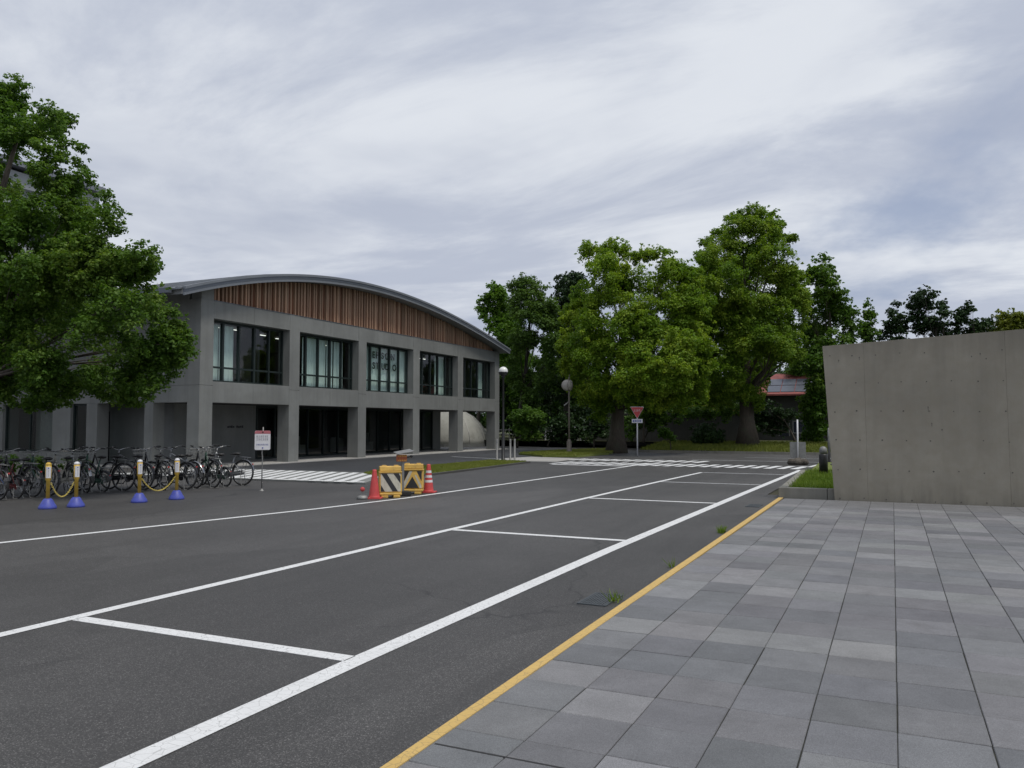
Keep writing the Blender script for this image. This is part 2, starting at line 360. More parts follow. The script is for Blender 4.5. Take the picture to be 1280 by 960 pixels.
AS = (0.056, 0.0545, 0.053)
MAT = dict(
    asphalt=m_asphalt('asphalt', AS), asphalt_dark=m_asphalt('asphalt_dark', (0.040, 0.042, 0.046), speck=0.6),
    white_paint=m_paint('white_paint', (0.72, 0.73, 0.73), AS, 0.5, 15.0), yellow_paint=m_paint('yellow_paint', (0.60, 0.41, 0.135), (0.17, 0.14, 0.09), 0.75, 14.0),
    faded_paint=m_paint('faded_paint', (0.50, 0.51, 0.52), AS, 1.0, 10.0),
    concrete=m_concrete('concrete', (0.205, 0.212, 0.204), 0.3, (0.9, 0.88, 0.84)), concrete_wall=m_concrete('concrete_wall', (0.272, 0.253, 0.210), 0.18, top=3.2, stain=.2),
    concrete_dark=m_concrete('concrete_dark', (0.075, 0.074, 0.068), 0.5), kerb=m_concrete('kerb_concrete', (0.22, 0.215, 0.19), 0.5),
    paving=m_concrete('paving_concrete', (0.36, 0.355, 0.34), 0.1), tile=m_tile('paving_tile'), house_trim=plain('house_trim', (0.25, 0.25, 0.24), 0.6), joint=m_soil('joint_grit', (0.022, 0.021, 0.019), (0.048, 0.050, 0.034), 9),
    wood=m_wood('timber_slat'), wood_back=plain('dark_backing', (0.035, 0.022, 0.016), 0.8),
    roof=plain('roof_metal', (0.20, 0.215, 0.235), 0.42, 0.35, 0.12, 1.2, 0.15), roof_dark=plain('fascia_metal', (0.135, 0.15, 0.175), 0.4, 0.4, 0.12, 2.0),
    soffit=plain('soffit', (0.25, 0.26, 0.26), 0.75, 0, 0.1, 2), frame=plain('window_frame', (0.016, 0.026, 0.025), 0.42, 0.2, 0.2, 4),
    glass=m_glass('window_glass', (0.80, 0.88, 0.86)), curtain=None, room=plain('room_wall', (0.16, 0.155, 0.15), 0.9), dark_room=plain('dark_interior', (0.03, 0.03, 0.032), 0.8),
    tube=m_emit('fluorescent_tube', (1.0, 0.97, 0.9), 1.3), letter=plain('black_lettering', (0.016, 0.02, 0.018), 0.6),
    steel=plain('brushed_steel', (0.20, 0.20, 0.195), 0.55, 0.35, 0.12, 8), galv=plain('galvanised_steel', (0.27, 0.27, 0.26), 0.55, 0.7, 0.2, 12, 0.3),
    black_paint=plain('black_paint', (0.018, 0.018, 0.019), 0.4, 0, 0.25, 8), rubber=plain('black_rubber', (0.02, 0.02, 0.02), 0.75, 0, 0.25, 12),
    globe=plain('lamp_globe', (0.72, 0.72, 0.70), 0.25, 0, 0.06, 3), white_plastic=plain('white_plastic', (0.66, 0.66, 0.68), 0.45, 0, 0.08, 8, 0.15),
    yellow_plastic=plain('yellow_plastic', (0.62, 0.39, 0.085), 0.55, 0, 0.18, 7, 0.55), sheeting=plain('reflective_sheeting', (0.47, 0.45, 0.37), 0.5, 0, 0.12, 9, 0.5), roof_panel=plain('roof_panel', (0.11, 0.12, 0.145), 0.35, 0.1), yellow_post=plain('yellow_post', (0.55, 0.36, 0.05), 0.5, 0, 0.16, 9, 0.5),
    blue_plastic=plain('blue_plastic', (0.055, 0.075, 0.37), 0.5, 0, 0.18, 9, 0.5), red_plastic=plain('red_plastic', (0.52, 0.06, 0.06), 0.55, 0, 0.18, 9, 0.5),
    red_faded=plain('faded_red', (0.42, 0.13, 0.15), 0.5, 0, 0.1, 20), red_sign=plain('red_sign', (0.50, 0.05, 0.055), 0.4, 0, 0.08, 6), chain=plain('yellow_chain', (0.62, 0.50, 0.12), 0.5),
    orange=plain('orange_plastic', (0.45, 0.12, 0.04), 0.45), solar=plain('solar_panel', (0.035, 0.04, 0.055), 0.2, 0.1), grey_ink=plain('grey_print', (0.22, 0.22, 0.25), 0.7),
    blue_ink=plain('blue_print', (0.05, 0.07, 0.30), 0.6), black_ink=plain('black_print', (0.03, 0.03, 0.035), 0.7), chrome=plain('chrome', (0.30, 0.30, 0.30), 0.25, 1.0, 0.08, 10),
    silver=plain('silver_paint', (0.28, 0.29, 0.30), 0.3, 0.6, 0.08, 10), bike_black=plain('bike_black', (0.015, 0.015, 0.017), 0.3), bike_blue=plain('bike_blue', (0.03, 0.10, 0.30), 0.3),
    bike_green=plain('bike_green', (0.02, 0.06, 0.04), 0.3), bike_cream=plain('bike_cream', (0.30, 0.285, 0.24), 0.35), bike_red=plain('bike_red', (0.09, 0.012, 0.012), 0.3),
    saddle=plain('saddle_vinyl', (0.018, 0.017, 0.016), 0.55), brown_leather=plain('brown_leather', (0.10, 0.05, 0.025), 0.5),
    bark=m_bark('bark', (0.11, 0.09, 0.07)), bark_dark=m_bark('bark_dark', (0.06, 0.05, 0.042)), bark_pole=plain('brown_pole', (0.15, 0.13, 0.11), 0.6, 0.2, 0.2, 10, 0.3),
    red_roof=plain('red_roof', (0.26, 0.075, 0.065), 0.6, 0, 0.2, 3), stone=m_soil('rough_stone', (0.07, 0.06, 0.05), (0.13, 0.115, 0.095), 6),
    dome=plain('dome_skin', (0.30, 0.30, 0.27), 0.75, 0, 0.15, 1.0, 0.6), mirror_back=plain('mirror_hood', (0.36, 0.34, 0.31), 0.6, 0, 0.12, 4, 0.3), iron=plain('cast_iron', (0.062, 0.072, 0.08), 0.6, 0.2, 0.3, 20, 0.4), tie=plain('tie_hole', (0.10, 0.093, 0.08), 0.95), pit=plain('drain_pit', (0.006, 0.006, 0.006), 0.95),
    turf_soil=m_soil('turf_soil', (0.11, 0.145, 0.024), (0.165, 0.195, 0.042), 1.6), verge_soil=m_soil('verge_soil', (0.035, 0.045, 0.014), (0.085, 0.09, 0.03), 0.9),
    earth=m_soil('earth', (0.03, 0.032, 0.014), (0.06, 0.055, 0.03), 0.7), shaded_plaster=plain('shaded_grey_wall', (0.055, 0.055, 0.05), 0.9, 0, 0.2, 1.2, 0.3),  # house wall: shade under the trees is put into its dark grey
    pale_wall=plain('pale_wall_panels', (0.34, 0.36, 0.37), 0.8, 0, 0.1, 0.8, 0.2))
MAT['curtain'] = plain('curtain_fabric', (0.72, 0.80, 0.77), 0.9, 0, 0.08, 3)
LEAF = dict(
    camphor=m_leaf('camphor_leaf', [(0.070, 0.156, 0.012), (0.165, 0.272, 0.022), (0.340, 0.410, 0.042)], .42),
    camphor2=m_leaf('camphor_leaf_b', [(0.062, 0.142, 0.012), (0.146, 0.244, 0.022), (0.290, 0.360, 0.042)], .42),
    left=m_leaf('left_tree_leaf', [(0.042, 0.108, 0.014), (0.095, 0.182, 0.026), (0.195, 0.275, 0.050)], .42),
    mid=m_leaf('broad_leaf', [(0.044, 0.110, 0.014), (0.085, 0.170, 0.024), (0.155, 0.230, 0.038)], .42),
    dark=m_leaf('dark_leaf', [(0.014, 0.038, 0.011), (0.028, 0.062, 0.017), (0.048, 0.090, 0.022)], 0.2),
    pine=m_leaf('pine_needle', [(0.018, 0.044, 0.016), (0.032, 0.066, 0.022), (0.052, 0.092, 0.028)], 0.12),
    oakish=m_leaf('sparse_leaf', [(0.044, 0.092, 0.020), (0.080, 0.150, 0.028), (0.135, 0.210, 0.040)], 0.4),
    ginkgo=m_leaf('ginkgo_leaf', [(0.060, 0.145, 0.014), (0.105, 0.215, 0.022), (0.165, 0.27, 0.034)], .4),
    yellow=m_leaf('yellowgreen_leaf', [(0.11, 0.15, 0.020), (0.17, 0.20, 0.028), (0.23, 0.25, 0.04)]),
    grass=m_leaf('grass_blade', [(0.085, 0.155, 0.018), (0.140, 0.220, 0.026), (0.22, 0.27, 0.05)], 0.3),
    lawn=m_leaf('lawn_blade', [(0.120, 0.150, 0.028), (0.175, 0.205, 0.038), (0.24, 0.245, 0.07)], 0.3))

# ------------------------------------------------------------------ ground, road, markings
def sheet(name, poly, z, mat, parent=None, thick=0.003):
    return struct(name, MB().prism(poly, z - thick, z), mat, parent)
sheet('ground', [(-1500, -1500), (1500, -1500), (1500, 1500), (-1500, 1500)], -0.02, MAT['earth'], thick=0.5)
sheet('road', [(-60, -30), (-2.12, -30), (-2.12, 18.55), (-2.3, 18.55), (-2.3, 19.4), (-2.62, 19.4), (-2.62, 34.6), (40, 34.6), (40, 45.3), (-13.2, 45.3), (-13.2, 52.5), (-60, 52.5)], 0.0, MAT['asphalt'], thick=0.015)
sheet('driveway', [(-22.15, 17.9), (-15.6, 17.9), (-15.5, 31.6), (-16.0, 36.5), (-17.2, 40), (-19.5, 52.0), (-34, 52.0), (-34, 47.5), (-22.15, 47.5)], 0.006, MAT['asphalt_dark'])
def line(name, a, b, wd, z=0.004, mat=None):
    a = Vector(a); b = Vector(b); d = (b - a).normalized(); n = Vector((-d.y, d.x)) * wd / 2
    return sheet(name, [tuple(a - n), tuple(b - n), tuple(b + n), tuple(a + n)], z, mat or MAT['white_paint'])
def polyline(name, pts, wd, z=0.004, mat=None):
    L_ = []; Rr = []
    for i, p in enumerate(pts):
        a = Vector(pts[max(0, i - 1)]); b = Vector(pts[min(len(pts) - 1, i + 1)]); d = (b - a).normalized(); n = Vector((-d.y, d.x)) * wd / 2
        L_.append(tuple(Vector(p) + n)); Rr.append(tuple(Vector(p) - n))
    m = MB()
    for i in range(len(pts) - 1):
        q = [Rr[i], Rr[i + 1], L_[i + 1], L_[i]]; k = len(m.v)
        m.v += [(x, y, z) for x, y in q]; m.f.append((k, k + 1, k + 2, k + 3))
    return struct(name, m, mat or MAT['white_paint'])
polyline('edge_line', [(-3.28, -4), (-3.29, 2.8), (-3.31, 4.6), (-3.30, 10), (-3.14, 20), (-2.94, 30.3)], 0.16)
polyline('bay_line', [(-6.17, -4), (-6.15, 4.6), (-6.12, 9.6), (-6.03, 16.8), (-5.92, 22.5), (-5.77, 27.3)], 0.125)
polyline('lane_line', [(-11.6, 0.5), (-10.88, 7.1), (-9.85, 12.5), (-9.55, 15), (-9.25, 24), (-9.08, 30.7), (-8.7, 35.3)], 0.12)
for y, x0, x1, m in [(4.65, -6.08, -3.38, 'white_paint'), (10.9, -6.05, -3.37, 'white_paint'), (16.8, -5.96, -3.27, 'white_paint'), (22.4, -5.86, -3.18, 'faded_paint'), (27.28, -5.7, -3.08, 'faded_paint')]:
    line('bay_divider_line', (x0, y), (x1, y), 0.13, mat=MAT[m])
line('stop_line', (-12.3, 30.15), (-9.15, 30.1), 0.30)
line('edge_line', (-2.86, 32.5), (-2.68, 34.7), 0.15)
line('cross_road_line', (-8.2, 36.9), (6, 36.3), 0.12, mat=MAT['faded_paint'])
line('cross_road_line', (-6.5, 40.6), (8, 40.0), 0.10, mat=MAT['faded_paint'])
line('walk_line', (-19.5, 34.9), (-13.6, 32.6), 0.14, z=0.0125, mat=MAT['faded_paint'])
cw = tag(empty('crosswalk'), kind='structure')
bar = None
def stripes(n, x0, dx, y0, y1, skew, wd):
    for i in range(n):
        x = x0 - dx * i; m = MB()
        q = [(x - wd / 2, y0), (x + wd / 2, y0), (x + wd / 2 + skew, y1), (x - wd / 2 + skew, y1)]
        m.v = [(a, b, 0.008) for a, b in q]; m.f = [(0, 1, 2, 3)]
        m.build('stripe', MAT['white_paint'], cw)
stripes(21, -3.22, 0.465, 30.62, 32.7, 0.2, 0.27)
stripes(13, -7.45, 0.50, 33.9, 35.7, 0.15, 0.30)
# pale pavement where the crosswalk starts
struct('pavement', MB().prism([(-15.5, 31.25), (-14.8, 31.9), (-12.9, 32.2), (-13.2, 35.6), (-15.9, 36.4), (-16.4, 34.2)], -0.01, 0.014), MAT['paving'])
# hatched no-parking slab in front of the hall
hs = struct('hatched_slab', MB().prism([(-22.1, 17.75), (-12.62, 17.95), (-14.35, 21.75), (-22.1, 21.6)], -0.01, 0.05), MAT['concrete'])
for i in range(26):
    x = -22.6 + i * 0.42
    a, b = (x + 1.55, 17.9), (x, 21.5)
    pts = [(a[0] - .12, a[1]), (a[0] + .12, a[1]), (b[0] + .12, b[1]), (b[0] - .12, b[1])]
    if max(p[0] for p in pts) > -12.72 - (21.5 - 17.9) * 0 and a[0] > -12.95: continue
    if b[0] > -14.55: 
        f = (-14.55 - a[0]) / (b[0] - a[0]) if b[0] != a[0] else 1
    if min(a[0], b[0]) < -22.0: continue
    m = MB(); m.v = [(p[0], p[1], 0.054) for p in pts]; m.f = [(0, 1, 2, 3)]; m.build('stripe', MAT['white_paint'], hs)
m = MB(); m.v = [(-22.05, 17.8, .0545), (-12.72, 18.0, .0545), (-12.80, 18.22, .0545), (-22.05, 18.02, .0545)]; m.f = [(0, 1, 2, 3)]; m.build('border_line', MAT['white_paint'], hs)

# ------------------------------------------------------------------ plaza of square tiles, yellow edge
plaza = struct('plaza', MB().prism([(-2.135, -12), (26, -12), (26, 18.56), (-2.135, 18.56)], -0.10, 0.006), MAT['joint'])
TW, TL = 0.4245, 0.457
LIGHT, MIDT, DARK = (0.194, 0.195, 0.201), (0.160, 0.162, 0.169), (0.138, 0.141, 0.149)
def tone(i, j):
    """i: column from the yellow line, j: row from y=2.9; light and dark bands as laid"""
    y = 2.9 + j * TL; r = rng.random()
    band = {0: .15, 1: .15, 2: .25, 3: .45, 4: .35, 5: .1, 6: .12, 7: .7, 8: .15, 9: .1, 10: .12, 11: .7, 12: .8, 13: .35, 14: .3, 15: .2, 16: .78, 17: .85, 18: .1, 19: .6, 20: .2, 21: .3}.get(j, .45)
    if 7.4 < y < 8.9 and i > 6: band = .35
    base = LIGHT if r < band * 0.8 else (MIDT if r < 0.55 + band * 0.4 else DARK)
    k = rng.uniform(0.90, 1.10); return tuple(c * k * rng.uniform(0.985, 1.015) for c in base)
def tile_mesh(wd, ln, name):
    m = MB(); b = 0.004; h = 0.026
    x0, x1, y0, y1 = -wd / 2, wd / 2, -ln / 2, ln / 2
    m.add([(x0, y0, 0), (x1, y0, 0), (x1, y1, 0), (x0, y1, 0), (x0, y0, h - b), (x1, y0, h - b), (x1, y1, h - b), (x0, y1, h - b),
           (x0 + b, y0 + b, h), (x1 - b, y0 + b, h), (x1 - b, y1 - b, h), (x0 + b, y1 - b, h)],
          [(0, 1, 5, 4), (1, 2, 6, 5), (2, 3, 7, 6), (3, 0, 4, 7), (4, 5, 9, 8), (5, 6, 10, 9), (6, 7, 11, 10), (7, 4, 8, 11), (8, 9, 10, 11)])
    return m.mesh(name, MAT['tile'])
tm = tile_mesh(TW - 0.0055, TL - 0.0065, 'tile'); tm0 = tile_mesh(0.425 - 0.007, TL - 0.007, 'tile_edge')
rest = MB(); count = 0
for j in range(-32, 35):
    y = 2.9 + (j + 0.5) * TL
    if y > 18.5: continue
    for i in range(0, 40):
        x = -2.13 + (i + 0.5) * TW
        seen = 2.7 < y and x < 0.124 * y + 0.75 and x > -0.6 * y - 1 and (y > 2.7)
        dx, dy, dz = rng.uniform(-.0013, .0013), rng.uniform(-.0018, .0018), rng.uniform(-.0022, .0018)
        if seen and count < 298:
            count += 1
            inst('tile', tm, plaza, (x + dx, y + dy, -0.012 + dz), (rng.uniform(-.0045, .0045), rng.uniform(-.0045, .0045), rng.uniform(-.002, .002)), tone(i, j))
        else:
            h = 0.0135; a = TW / 2 - .0035; c = TL / 2 - .0035
            rest.box(x - a, x + a, y - c, y + c, 0, h)
ro = rest.build('paving_tiles', MAT['tile'], plaza); ro.color = (0.152, 0.153, 0.158, 1); ro['kind'] = 'stuff'
ys = [-6 + i * 0.9 for i in range(28)]
struct('yellow_line', (lambda m: m.prism([(-2.15, -6), (-2.085, -6), (-2.10, 3), (-2.13, 8.4), (-2.17, 18.55), (-2.265, 18.55), (-2.212, 8.4), (-2.168, 3)], -0.01, 0.0195))(MB()), MAT['yellow_paint'])

struct('expansion_joint', MB().box(-2.09, -0.98, 3.579, 3.593, 0.0, 0.0158), MAT['rubber'])

# ------------------------------------------------------------------ turf and verges
def leafquads(P, Nn, size, rs, asp=0.62):
    """quads of given centres and normals -> verts, faces arrays (numpy)"""
    n = len(P); a = rs.normal(size=(n, 3)); a -= (a * Nn).sum(1, keepdims=True) * Nn; a /= np.linalg.norm(a, axis=1, keepdims=True) + 1e-9
    b = np.cross(Nn, a); s = (size * rs.uniform(0.65, 1.3, n))[:, None]
    V = np.empty((n, 4, 3)); V[:, 0] = P - a * s * .5; V[:, 1] = P + b * s * asp * .5 + Nn * s * .1; V[:, 2] = P + a * s * .5; V[:, 3] = P - b * s * asp * .5 + Nn * s * .1
    return V.reshape(-1, 3)
def quadmesh(name, V, mat):
    V = np.asarray(V, dtype=np.float32); n = len(V); me = bpy.data.meshes.new(name); me.vertices.add(n); me.vertices.foreach_set('co', V.ravel())
    me.loops.add(n); me.loops.foreach_set('vertex_index', np.arange(n, dtype=np.int32))
    me.polygons.add(n // 4); me.polygons.foreach_set('loop_start', np.arange(0, n, 4, dtype=np.int32))
    me.materials.append(mat); me.update(calc_edges=True); return me
def blades(name, poly, n, h, wd, zf, mat, seed, kind='stuff', lean=0.5):
    rs = np.random.default_rng(seed); p = np.array(poly); mn, mx = p.min(0), p.max(0); pts = np.empty((0, 2))
    while len(pts) < n:
        q = rs.uniform(mn, mx, (n, 2)); ins = np.zeros(n, bool)
        for i in range(len(p)):
            a, b = p[i], p[i - 1]
            with np.errstate(divide='ignore', invalid='ignore'):
                c = ((a[1] > q[:, 1]) != (b[1] > q[:, 1])) & (q[:, 0] < (b[0] - a[0]) * (q[:, 1] - a[1]) / (b[1] - a[1] + 1e-12) + a[0])
            ins ^= c
        pts = np.vstack([pts, q[ins]])
    pts = pts[:n]; z = zf(pts[:, 0], pts[:, 1]); hh = h * rs.uniform(.45, 1.25, n); th = rs.uniform(0, 2 * pi, n); ln = rs.normal(size=(n, 2)) * lean * hh[:, None] * .6
    B = np.c_[pts, z]; d = np.c_[np.cos(th), np.sin(th), np.zeros(n)] * wd; T = B + np.c_[ln, hh]
    V = np.empty((n, 4, 3)); V[:, 0] = B - d; V[:, 1] = B + d; V[:, 2] = T + d * .25; V[:, 3] = T - d * .25
    o = bpy.data.objects.new(name, quadmesh(name, V.reshape(-1, 3), mat)); COL.objects.link(o)
    if kind: o['kind'] = kind
    return o
lawn = [(-15.05, 21.3), (-13.25, 19.9), (-13.12, 22.0), (-13.4, 26.6), (-13.75, 31.0), (-15.55, 31.2), (-15.62, 26.0), (-15.5, 22.5)]
struct('grass_strip', MB().prism(lawn, -0.01, 0.06), MAT['turf_soil'])
blades('grass', lawn, 26000, 0.045, 0.012, lambda x, y: 0 * x + 0.055, MAT and LEAF['lawn'], 3)
m = MB()
kp = [(-13.22, 19.7), (-13.09, 22.0), (-13.36, 26.6), (-13.71, 31.0)]
for i in range(len(kp) - 1):
    a, b = Vector(kp[i]), Vector(kp[i + 1]); m.prism([tuple(a), (a.x + .12, a.y), (b.x + .12, b.y), tuple(b)], -0.02, 0.062)
struct('kerb', m, MAT['concrete_dark'])
vg = [(-17.6, 38.6), (-15.4, 36.6), (-13.75, 36.9), (-13.5, 41), (-14.4, 45.5), (-15.7, 48), (-17.2, 44)]
struct('grass_verge', MB().prism(vg, -0.01, 0.09), MAT['turf_soil'])
blades('grass', vg, 16000, 0.09, 0.014, lambda x, y: 0 * x + 0.08, LEAF['lawn'], 4)
def zv(y): return 0.10 + 0.36 * np.clip((np.asarray(y, float) - 45.5) / 5, 0, 1) ** 0.8
m = MB(); xs = [-60, -45, -34, -28, -24, -19.6]; yy = [52.2, 54, 58, 64, 72, 85, 110]
def patch(m, xs, yy):
    k = len(m.v); m.v += [(x, y, float(zv(y))) for y in yy for x in xs]
    for j in range(len(yy) - 1):
        for i in range(len(xs) - 1): a = k + j * len(xs) + i; m.f.append((a, a + 1, a + len(xs) + 1, a + len(xs)))
patch(m, [-13.2 + 1.1 * i for i in range(20)] + [14, 25, 40], [45.42, 46.5, 47.5, 48.5, 49.5, 50.5, 52.6, 56, 62, 70, 85, 110])
patch(m, [-60, -45, -34, -28, -24, -19, -16, -13.2], [52.6, 56, 62, 70, 85, 110])
struct('far_verge', m, MAT['verge_soil'])
blades('grass', [(-13.1, 45.5), (9, 45.5), (9, 51), (-13.1, 51)], 30000, 0.16, 0.02, lambda x, y: zv(y) - .01, LEAF['lawn'], 5)
m = MB()
for i in range(14):
    x = -13.15 + i * 1.5; m.box(x, x + 1.49, 45.28, 45.43, -0.02, 0.13)
struct('kerb', m, MAT['kerb'])

# ------------------------------------------------------------------ exhibition hall
XF = -22.6; YR = [22.5 + 4.825 * k for k in range(6)]; YL = [y - 0.63 for y in YR]
hall = thing('exhibition_hall', 'concrete two storey hall with curved roof, timber gable and open ground floor', 'building', (-30, 34, 0))
class Par: pass
def hp(mb, name, mat, parent=None, **k):
    """hall part given in world coordinates"""
    off = Vector((-30, 34, 0))
    mb.v = [(a - off.x, b - off.y, c) for a, b, c in mb.v]
    return mb.build(name, mat, parent or hall, **k)
ap = np.polyfit([20.75 - 34, 21.69 - 34, 27.2 - 34, 32.17 - 34, 39.1 - 34, 46.86 - 34], [6.33, 6.645, 7.78, 8.137, 7.687, 6.388], 3)
def zroof(y): return float(np.polyval(ap, y - 34))
for k in range(6):
    m = MB().box(XF - .6, XF, YL[k], YR[k], 0, 2.995); m.box(XF - .6, XF, YL[k], YR[k], 3.003, 6.14)
    hp(m, 'column', MAT['concrete'], bevel=.008)
for k in range(5):
    a, b = YR[k] + .004, YL[k + 1] - .004; c = (a + b) / 2
    for z0, z1, nm in ((2.38, 3.15, 'lower_beam'), (5.48, 6.136, 'upper_beam')):
        for p, q in ((a, c - .003), (c + .003, b)):
            hp(MB().box(XF - .5, XF - .006, p, q, z0, z1), nm, MAT['concrete'], bevel=.007)
        hp(MB().box(XF - .48, XF - .03, a - .003, b + .003, z0 + .01, z1 - .01), 'beam_core', MAT['concrete_dark'])
# gable: boards, slats
ysamp = lambda a, b, n: [a + (b - a) * i / n for i in range(n + 1)]
g0, g1 = 22.05, 46.45
poly = [(g0, 6.10)] + [(g1, 6.10)] + [(y, zroof(y) - .20) for y in reversed(ysamp(g0, g1, 50))]
hp(MB().prism_yz(poly, XF - .45, XF - .30), 'gable_backing', MAT['wood_back'])
y = 22.5; n = 0
while y < 46.2:                                              # vertical boarding: a recessed dark board, then a proud batten, all the way along
    batten = n % 2 == 1; wd = rng.uniform(.075, .095) if batten else rng.uniform(.095, .125); zt = min(zroof(y), zroof(y + wd)) - .22
    if zt > 6.2:
        k = rng.uniform(.68, 1.2)
        if batten: o = hp(MB().box(XF - .30, XF - .15 + rng.choice([0, 0, .02, -.06]), y, y + wd, 6.155, zt), 'batten', MAT['wood']); col = (.40 * k, .235 * k, .15 * k)
        else: o = hp(MB().box(XF - .30, XF - .255, y - .012, y + wd + .012, 6.16, zt), 'board', MAT['wood']); col = (.175 * k, .068 * k, .036 * k)
        o.color = (*col, 1)
    y += wd + rng.uniform(.0, .012); n += 1
hp(MB().prism_yz([(21.9, 6.142), (22.5, 6.142), (22.5, zroof(22.5) - .24), (21.9, zroof(21.9) - .24)], XF - .5, XF - .02), 'gable_end_block', MAT['concrete'])
hp(MB().box(XF - .3, XF + .01, 22.5, 46.55, 6.139, 6.158), 'sill_flashing', MAT['roof_dark'])
# roof
ry = ysamp(20.62, 47.15, 60); XR = -22.08
def arc_strip(x0, x1, top, bot, y0=20.62, y1=47.15, n=60):
    m = MB(); s = ysamp(y0, y1, n)
    for yv in s: m.v += [(x1, yv, zroof(yv) + top), (x1, yv, zroof(yv) + bot), (x0, yv, zroof(yv) + bot), (x0, yv, zroof(yv) + top)]
    for i in range(n):
        a = i * 4
        for q in range(4): m.f.append((a + q, a + (q + 1) % 4, a + 4 + (q + 1) % 4, a + 4 + q))
    m.f += [(0, 1, 2, 3), (n * 4 + 3, n * 4 + 2, n * 4 + 1, n * 4)]
    return m
roof = hp(arc_strip(-46, XR - .09, -.012, -.20), 'roof', MAT['soffit'], smooth=False)
off = Vector((-30, 34, 0))
def rp(mb, name, mat, parent, **k):
    mb.v = [(a - off.x, b - off.y, c) for a, b, c in mb.v]; return mb.build(name, mat, parent, **k)
rp(arc_strip(-46.05, XR - .12, .05, -.01, 20.5, 47.22), 'roof_sheet', MAT['roof'], roof)
rp(arc_strip(XR - .115, XR + .035, .06, -.035, 20.62, 47.2), 'flashing', MAT['roof'], roof)
rp(arc_strip(XR - .09, XR, -.04, -.135), 'fascia', MAT['roof_dark'], roof)
rp(arc_strip(XR - .085, XR - .015, -.14, -.25), 'lower_fascia', MAT['roof'], roof)
m = MB()
for x in np.arange(-45.5, -22.3, 0.42): m.add(arc_strip(x, x + .035, .085, .045, 20.5, 47.2, 24).v, arc_strip(x, x + .035, .085, .045, 20.5, 47.2, 24).f)
rp(m, 'standing_seam', MAT['roof'], roof)
rp(MB().box(-46, XR - .5, 20.36, 20.50, zroof(20.5) - .12, zroof(20.5) + .06), 'eaves_gutter', MAT['roof_dark'], roof)
rp(MB().box(-46, XR - .3, 47.225, 47.34, zroof(47.2) - .14, zroof(47.2) + .03), 'eaves_gutter', MAT['roof_dark'], roof)
# walls of the upper floor
hp(MB().box(-45, XF - .605, 21.89, 22.12, 3.003, zroof(22) - .215), 'end_wall', MAT['concrete'], bevel=.006)
hp(MB().box(-45, XF - .605, 21.885, 22.15, 2.38, 2.996), 'end_beam', MAT['concrete'], bevel=.006)
hp(MB().box(-45, XF - .605, 46.35, 46.60, 2.38, zroof(46.6) - .215), 'end_wall', MAT['concrete'])
hp(MB().box(-45.2, -45.01, 21.9, 46.6, 0, 6.3), 'rear_wall', MAT['concrete'])
hp(MB().box(-45, XF - .52, 22.16, 46.34, 2.46, 2.9), 'floor_slab', MAT['concrete_dark'])
hp(MB().box(-33.2, -33.0, 22.16, 46.34, 2.9, 6.4), 'room_wall', MAT['room'])
hp(MB().box(-33, XF - .55, 22.16, 46.34, 5.70, 5.78), 'room_ceiling', MAT['room'])
for yk in (27.0, 36.7): hp(MB().box(-32.9, -24.6, yk, yk + .12, 2.9, 5.69), 'partition', MAT['room'])
for yv, xv in [(23.2, -25.6), (25.0, -25.6), (26.3, -25.6), (23.6, -28.4), (25.2, -28.4), (26.6, -28.4), (24.0, -31.2), (26.4, -31.2), (28.4, -26.0), (30.8, -26.4), (33.5, -26.4), (37.6, -25.8), (39.6, -25.8), (38.4, -28.2), (40.8, -28.2), (43.2, -26.4)]:
    hp(MB().box(xv - .03, xv + .03, yv - .62, yv + .62, 5.62, 5.65), 'ceiling_lamp', MAT['tube'])
# windows
XW = XF - .40
def text_mesh(s, size, name, extr=0.004, bold=0.0):
    cu = bpy.data.curves.new(name, 'FONT'); cu.body = s; cu.size = size; cu.extrude = extr; cu.offset = bold; cu.align_x = 'LEFT'; cu.space_character = 1.12
    o = bpy.data.objects.new(name, cu); COL.objects.link(o); dg = bpy.context.evaluated_depsgraph_get()
    me = bpy.data.meshes.new_from_object(o.evaluated_get(dg)); bpy.data.objects.remove(o); bpy.data.curves.remove(cu); me.name = name; return me
def wavy(y0, y1, z0, z1, x, amp=.03):
    m = MB(); n = max(6, int((y1 - y0) / .045)); ph = rng.uniform(0, 6)
    for i in range(n + 1):
        yv = y0 + (y1 - y0) * i / n; xx = x + amp * sin(yv * 38 + ph + 1.3 * sin(yv * 7)) ; m.v += [(xx, yv, z0), (xx, yv, z1)]
    for i in range(n): m.f.append((2 * i, 2 * i + 2, 2 * i + 3, 2 * i + 1))
    return m
CUR = {0: [(0, 1.0), (1.08, 1.98)], 1: [(1.05, 2.0), (2.05, 3.05), (3.1, 3.62), (3.74, 4.55)], 2: [(0.1, 5.0)], 3: [(.2, 1.0), (3.05, 3.3), (3.4, 4.6)], 4: [(3.7, 4.7)]}
